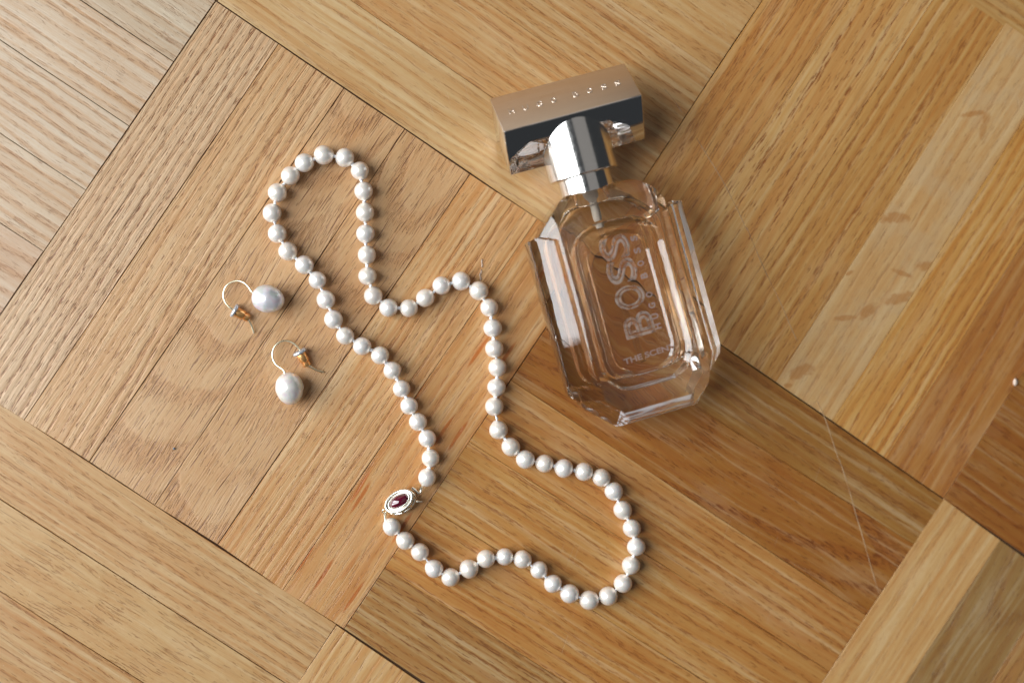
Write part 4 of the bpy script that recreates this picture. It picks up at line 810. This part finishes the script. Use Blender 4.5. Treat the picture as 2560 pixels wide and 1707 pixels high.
def cavity(stations, seg=160, name='cavity'):
    """stations: y, half width, half depth, centre x, centre z, exponent"""
    bm = bmesh.new(); rings = []
    for y, w, d, x0, z0, ex in stations:
        ring = []
        for k in range(seg):
            t = 2 * math.pi * k / seg; c, s = math.cos(t), math.sin(t)
            # blend of an ellipse (ex=0) and a soft-cornered octagon (ex=1)
            ro = 1.0 / ((abs(c) ** 34 + (0.84 * abs(c) + 0.55 * abs(s)) ** 34 + abs(s) ** 34) ** (1 / 34.0))
            ro *= 1 + 0.022 * ex * math.sin(26 * t) * max(0.0, math.sin(2 * abs(math.atan2(abs(s), abs(c))))) ** 0.5
            px, pz = c * (1 - ex) + c * ro * ex, s * (1 - ex) + s * ro * ex
            ring.append(bm.verts.new(((x0 + w * px) * MM, y * MM, (z0 + d * pz) * MM)))
        rings.append(ring)
    for a, b in zip(rings[:-1], rings[1:]):
        for k in range(seg): bm.faces.new((a[k], a[(k + 1) % seg], b[(k + 1) % seg], b[k]))
    bm.faces.new(rings[0]); bm.faces.new(rings[-1])
    bmesh.ops.recalc_face_normals(bm, faces=bm.faces)
    return mesh_of(bm, name, True, 40)
st = []
for a in range(0, 91, 9):                                        # rounded foot of the cavity
    s_ = math.sin(R(a)); c_ = 1 - math.cos(R(a))
    st.append((17.5 + 8.0 * c_, 9.5 + 9.2 * s_, 3.0 + 5.7 * s_, 0.0, 15, s_))
st += [(40, 18.7, 8.7, 0, 15, 1), (60, 18.7, 8.7, 0, 15, 1)]
for a in range(0, 91, 9):
    s_ = math.sin(R(a)); c_ = math.cos(R(a))
    st.append((67 + 10.5 * s_, 6.2 + 12.5 * c_, 6.0 + 2.7 * c_, NX * (1 - c_), 15 + .7 * (1 - c_), 1 - s_))
st += [(80.5, 6.0, 6.0, NX, NZ, 0), (83.2, 6.0, 6.0, NX, NZ, 0)]
bpart('perfume', cavity(st, name='perfume'), M_LIQUID)
def ycyl(r, y0, y1, name, cx=NX, cz=NZ, seg=48):
    me = lathe([(0, 0), (r, 0), (r, y1 - y0), (0, y1 - y0)], seg, name); me.transform(Matrix.Translation((cx * MM, y0 * MM, cz * MM)) @ Matrix.Rotation(R(-90), 4, 'X')); return me
def yprof(prof, name, cx=NX, cz=NZ, seg=64, angle=35):
    me = lathe(prof, seg, name, angle=angle); me.transform(Matrix.Translation((cx * MM, 0, cz * MM)) @ Matrix.Rotation(R(-90), 4, 'X')); return me
bpart('pump', yprof([(0, 73), (1.3, 73), (1.6, 74), (1.6, 77), (3.0, 78), (3.2, 78.5), (3.2, 83), (0, 83)], 'pump', seg=32), M_PUMP)
bpart('dip_tube', tube(smooth_path([(NX, 73, NZ), (NX + .2, 60, NZ - .3), (NX + 1.2, 40, NZ - 1.5), (NX + 3.0, 21, NZ - 3.5)], 5), 1.0, 12, name='dip_tube'), M_TUBE)
bpart('collar', yprof([(7.0, 83.2), (9.1, 83.2), (9.4, 83.5), (9.4, 90.5), (7.0, 90.5)], 'collar', seg=80), M_SATIN)
bpart('neck_sleeve', yprof([(9.6, 89.9), (12.1, 89.5), (12.5, 89.9), (12.5, 109.3), (3.0, 109.3)], 'neck_sleeve', seg=96), M_SATIN)
bpart('sleeve_gap_shade', yprof([(9.0, 90.3), (12.0, 90.3)], 'sleeve_gap_shade', seg=48), M_DARK)  # black ring: painted shade for the gap under the sleeve rim

# bar cap: a square-section bar turned on edge, one face brushed rose gold, the others mirror
CY, CZ, HD = 110.0, 15.7, 13.8                                   # centre along the bottle, height, half diagonal
bm = bmesh.new(); x0, x1 = -26.8, 22.3
sec = [(CY, CZ + HD), (CY + HD, CZ), (CY, CZ - HD), (CY - HD, CZ)]
va = [bm.verts.new((x0, y, z)) for y, z in sec]; vb = [bm.verts.new((x1, y, z)) for y, z in sec]
for k in range(4): bm.faces.new((va[k], va[(k + 1) % 4], vb[(k + 1) % 4], vb[k]))
bm.faces.new(va); bm.faces.new(list(reversed(vb)))
bmesh.ops.recalc_face_normals(bm, faces=bm.faces)
bmesh.ops.bevel(bm, geom=bm.edges[:], offset=0.35, segments=3, affect='EDGES', profile=0.5)
for f in bm.faces:
    n = f.normal; f.material_index = 1 if (n.y > 0.6 and n.z > 0.6) else 0
for v in bm.verts: v.co *= MM
cap = bpart('bar_cap', mesh_of(bm, 'bar_cap', True, 20), [M_CHROME, M_PLATE])

def text_mesh(s, size, name, extrude=0.0, outline=0.0, offset=0.0, res=4):
    c = bpy.data.curves.new(name, 'FONT'); c.body = s; c.size = size; c.align_x = 'CENTER'; c.align_y = 'CENTER'; c.offset = offset
    c.resolution_u = res; c.extrude = extrude
    if outline: c.fill_mode = 'NONE'; c.bevel_depth = outline; c.bevel_resolution = 2
    o = bpy.data.objects.new(name, c); COL.objects.link(o); dg = bpy.context.evaluated_depsgraph_get(); dg.update()
    me = bpy.data.meshes.new_from_object(o.evaluated_get(dg)); me.name = name
    bpy.data.objects.remove(o); bpy.data.curves.remove(c)
    xs = [v.co.x for v in me.vertices]; ys = [v.co.y for v in me.vertices]
    cx, cy2 = (min(xs) + max(xs)) / 2, (min(ys) + max(ys)) / 2
    for v in me.vertices: v.co.x -= cx; v.co.y -= cy2
    me.materials.clear()
    return me, max(xs) - min(xs), max(ys) - min(ys)
def place(me, w, h, name, parent, mats, M, sx, sy, sz=1.0):
    """scale to size sx,sy (mm) then matrix M (mm)"""
    me.transform(Matrix.Diagonal((sx / w, sy / h, sz, 1)))
    Mm = M.copy(); me.transform(Mm); me.transform(Matrix.Scale(MM, 4))
    return link(name, me, mats, parent)
# raised letters on the rose gold face (x along the bar, up towards the far edge, out along +y+z)
up = Vector((0, -1, 1)).normalized(); nrm = Vector((0, 1, 1)).normalized()
for ch, x in zip('HUGOBOSS', (-21.4, -16.4, -11.4, -6.4, 1.5, 6.6, 11.8, 16.7)):
    me, w, h = text_mesh(ch, 2.0, 'letter', extrude=0.06, offset=0.02)
    ctr = Vector((x, CY + HD * 0.50, CZ + HD * 0.50)) + nrm * 0.06
    upv = Vector((0, 1, -1)).normalized()                         # tops of the letters point to the lower far edge
    Mx = Matrix.Translation(ctr) @ Matrix((Vector((1, 0, 0)), upv, Vector((1, 0, 0)).cross(upv))).transposed().to_4x4()
    place(me, w, h, 'letter', cap, M_LETTER, Mx, 2.0, 2.6)
# moulded word running up the bottle
for ch, x, y in (('B', 1.0, 35.0), ('O', 0.6, 44.8), ('S', 0.3, 54.2), ('S', 0.0, 62.6)):
    me, w, h = text_mesh(ch, 10.0, 'moulded_letter', outline=0.36, res=6)
    Mx = Matrix.Translation((x, y, 25.4)) @ Matrix.Rotation(R(90), 4, 'Z')
    place(me, w, h, 'moulded_letter', bottle, M_MARK, Mx, 8.3, 10.6, 0.6)
for ch, y in zip('HUGOBOSS', (32.6, 36.2, 40.0, 43.9, 50.6, 55.0, 59.5, 63.9)):
    me, w, h = text_mesh(ch, 2.0, 'printed_letter', extrude=0.04, offset=0.06)
    Mx = Matrix.Translation((7.3, y, 25.4)) @ Matrix.Rotation(R(90), 4, 'Z')
    place(me, w, h, 'printed_letter', bottle, M_PINK, Mx, 1.9, 2.4)
me, w, h = text_mesh('THE SCENT', 2.0, 'printed_words', extrude=0.04, offset=0.05)
place(me, w, h, 'printed_words', bottle, M_PINK, Matrix.Translation((2.0, 24.2, 25.4)) @ Matrix.Rotation(R(2), 4, 'Z'), 18.6, 2.0)
bpy.context.view_layer.update()
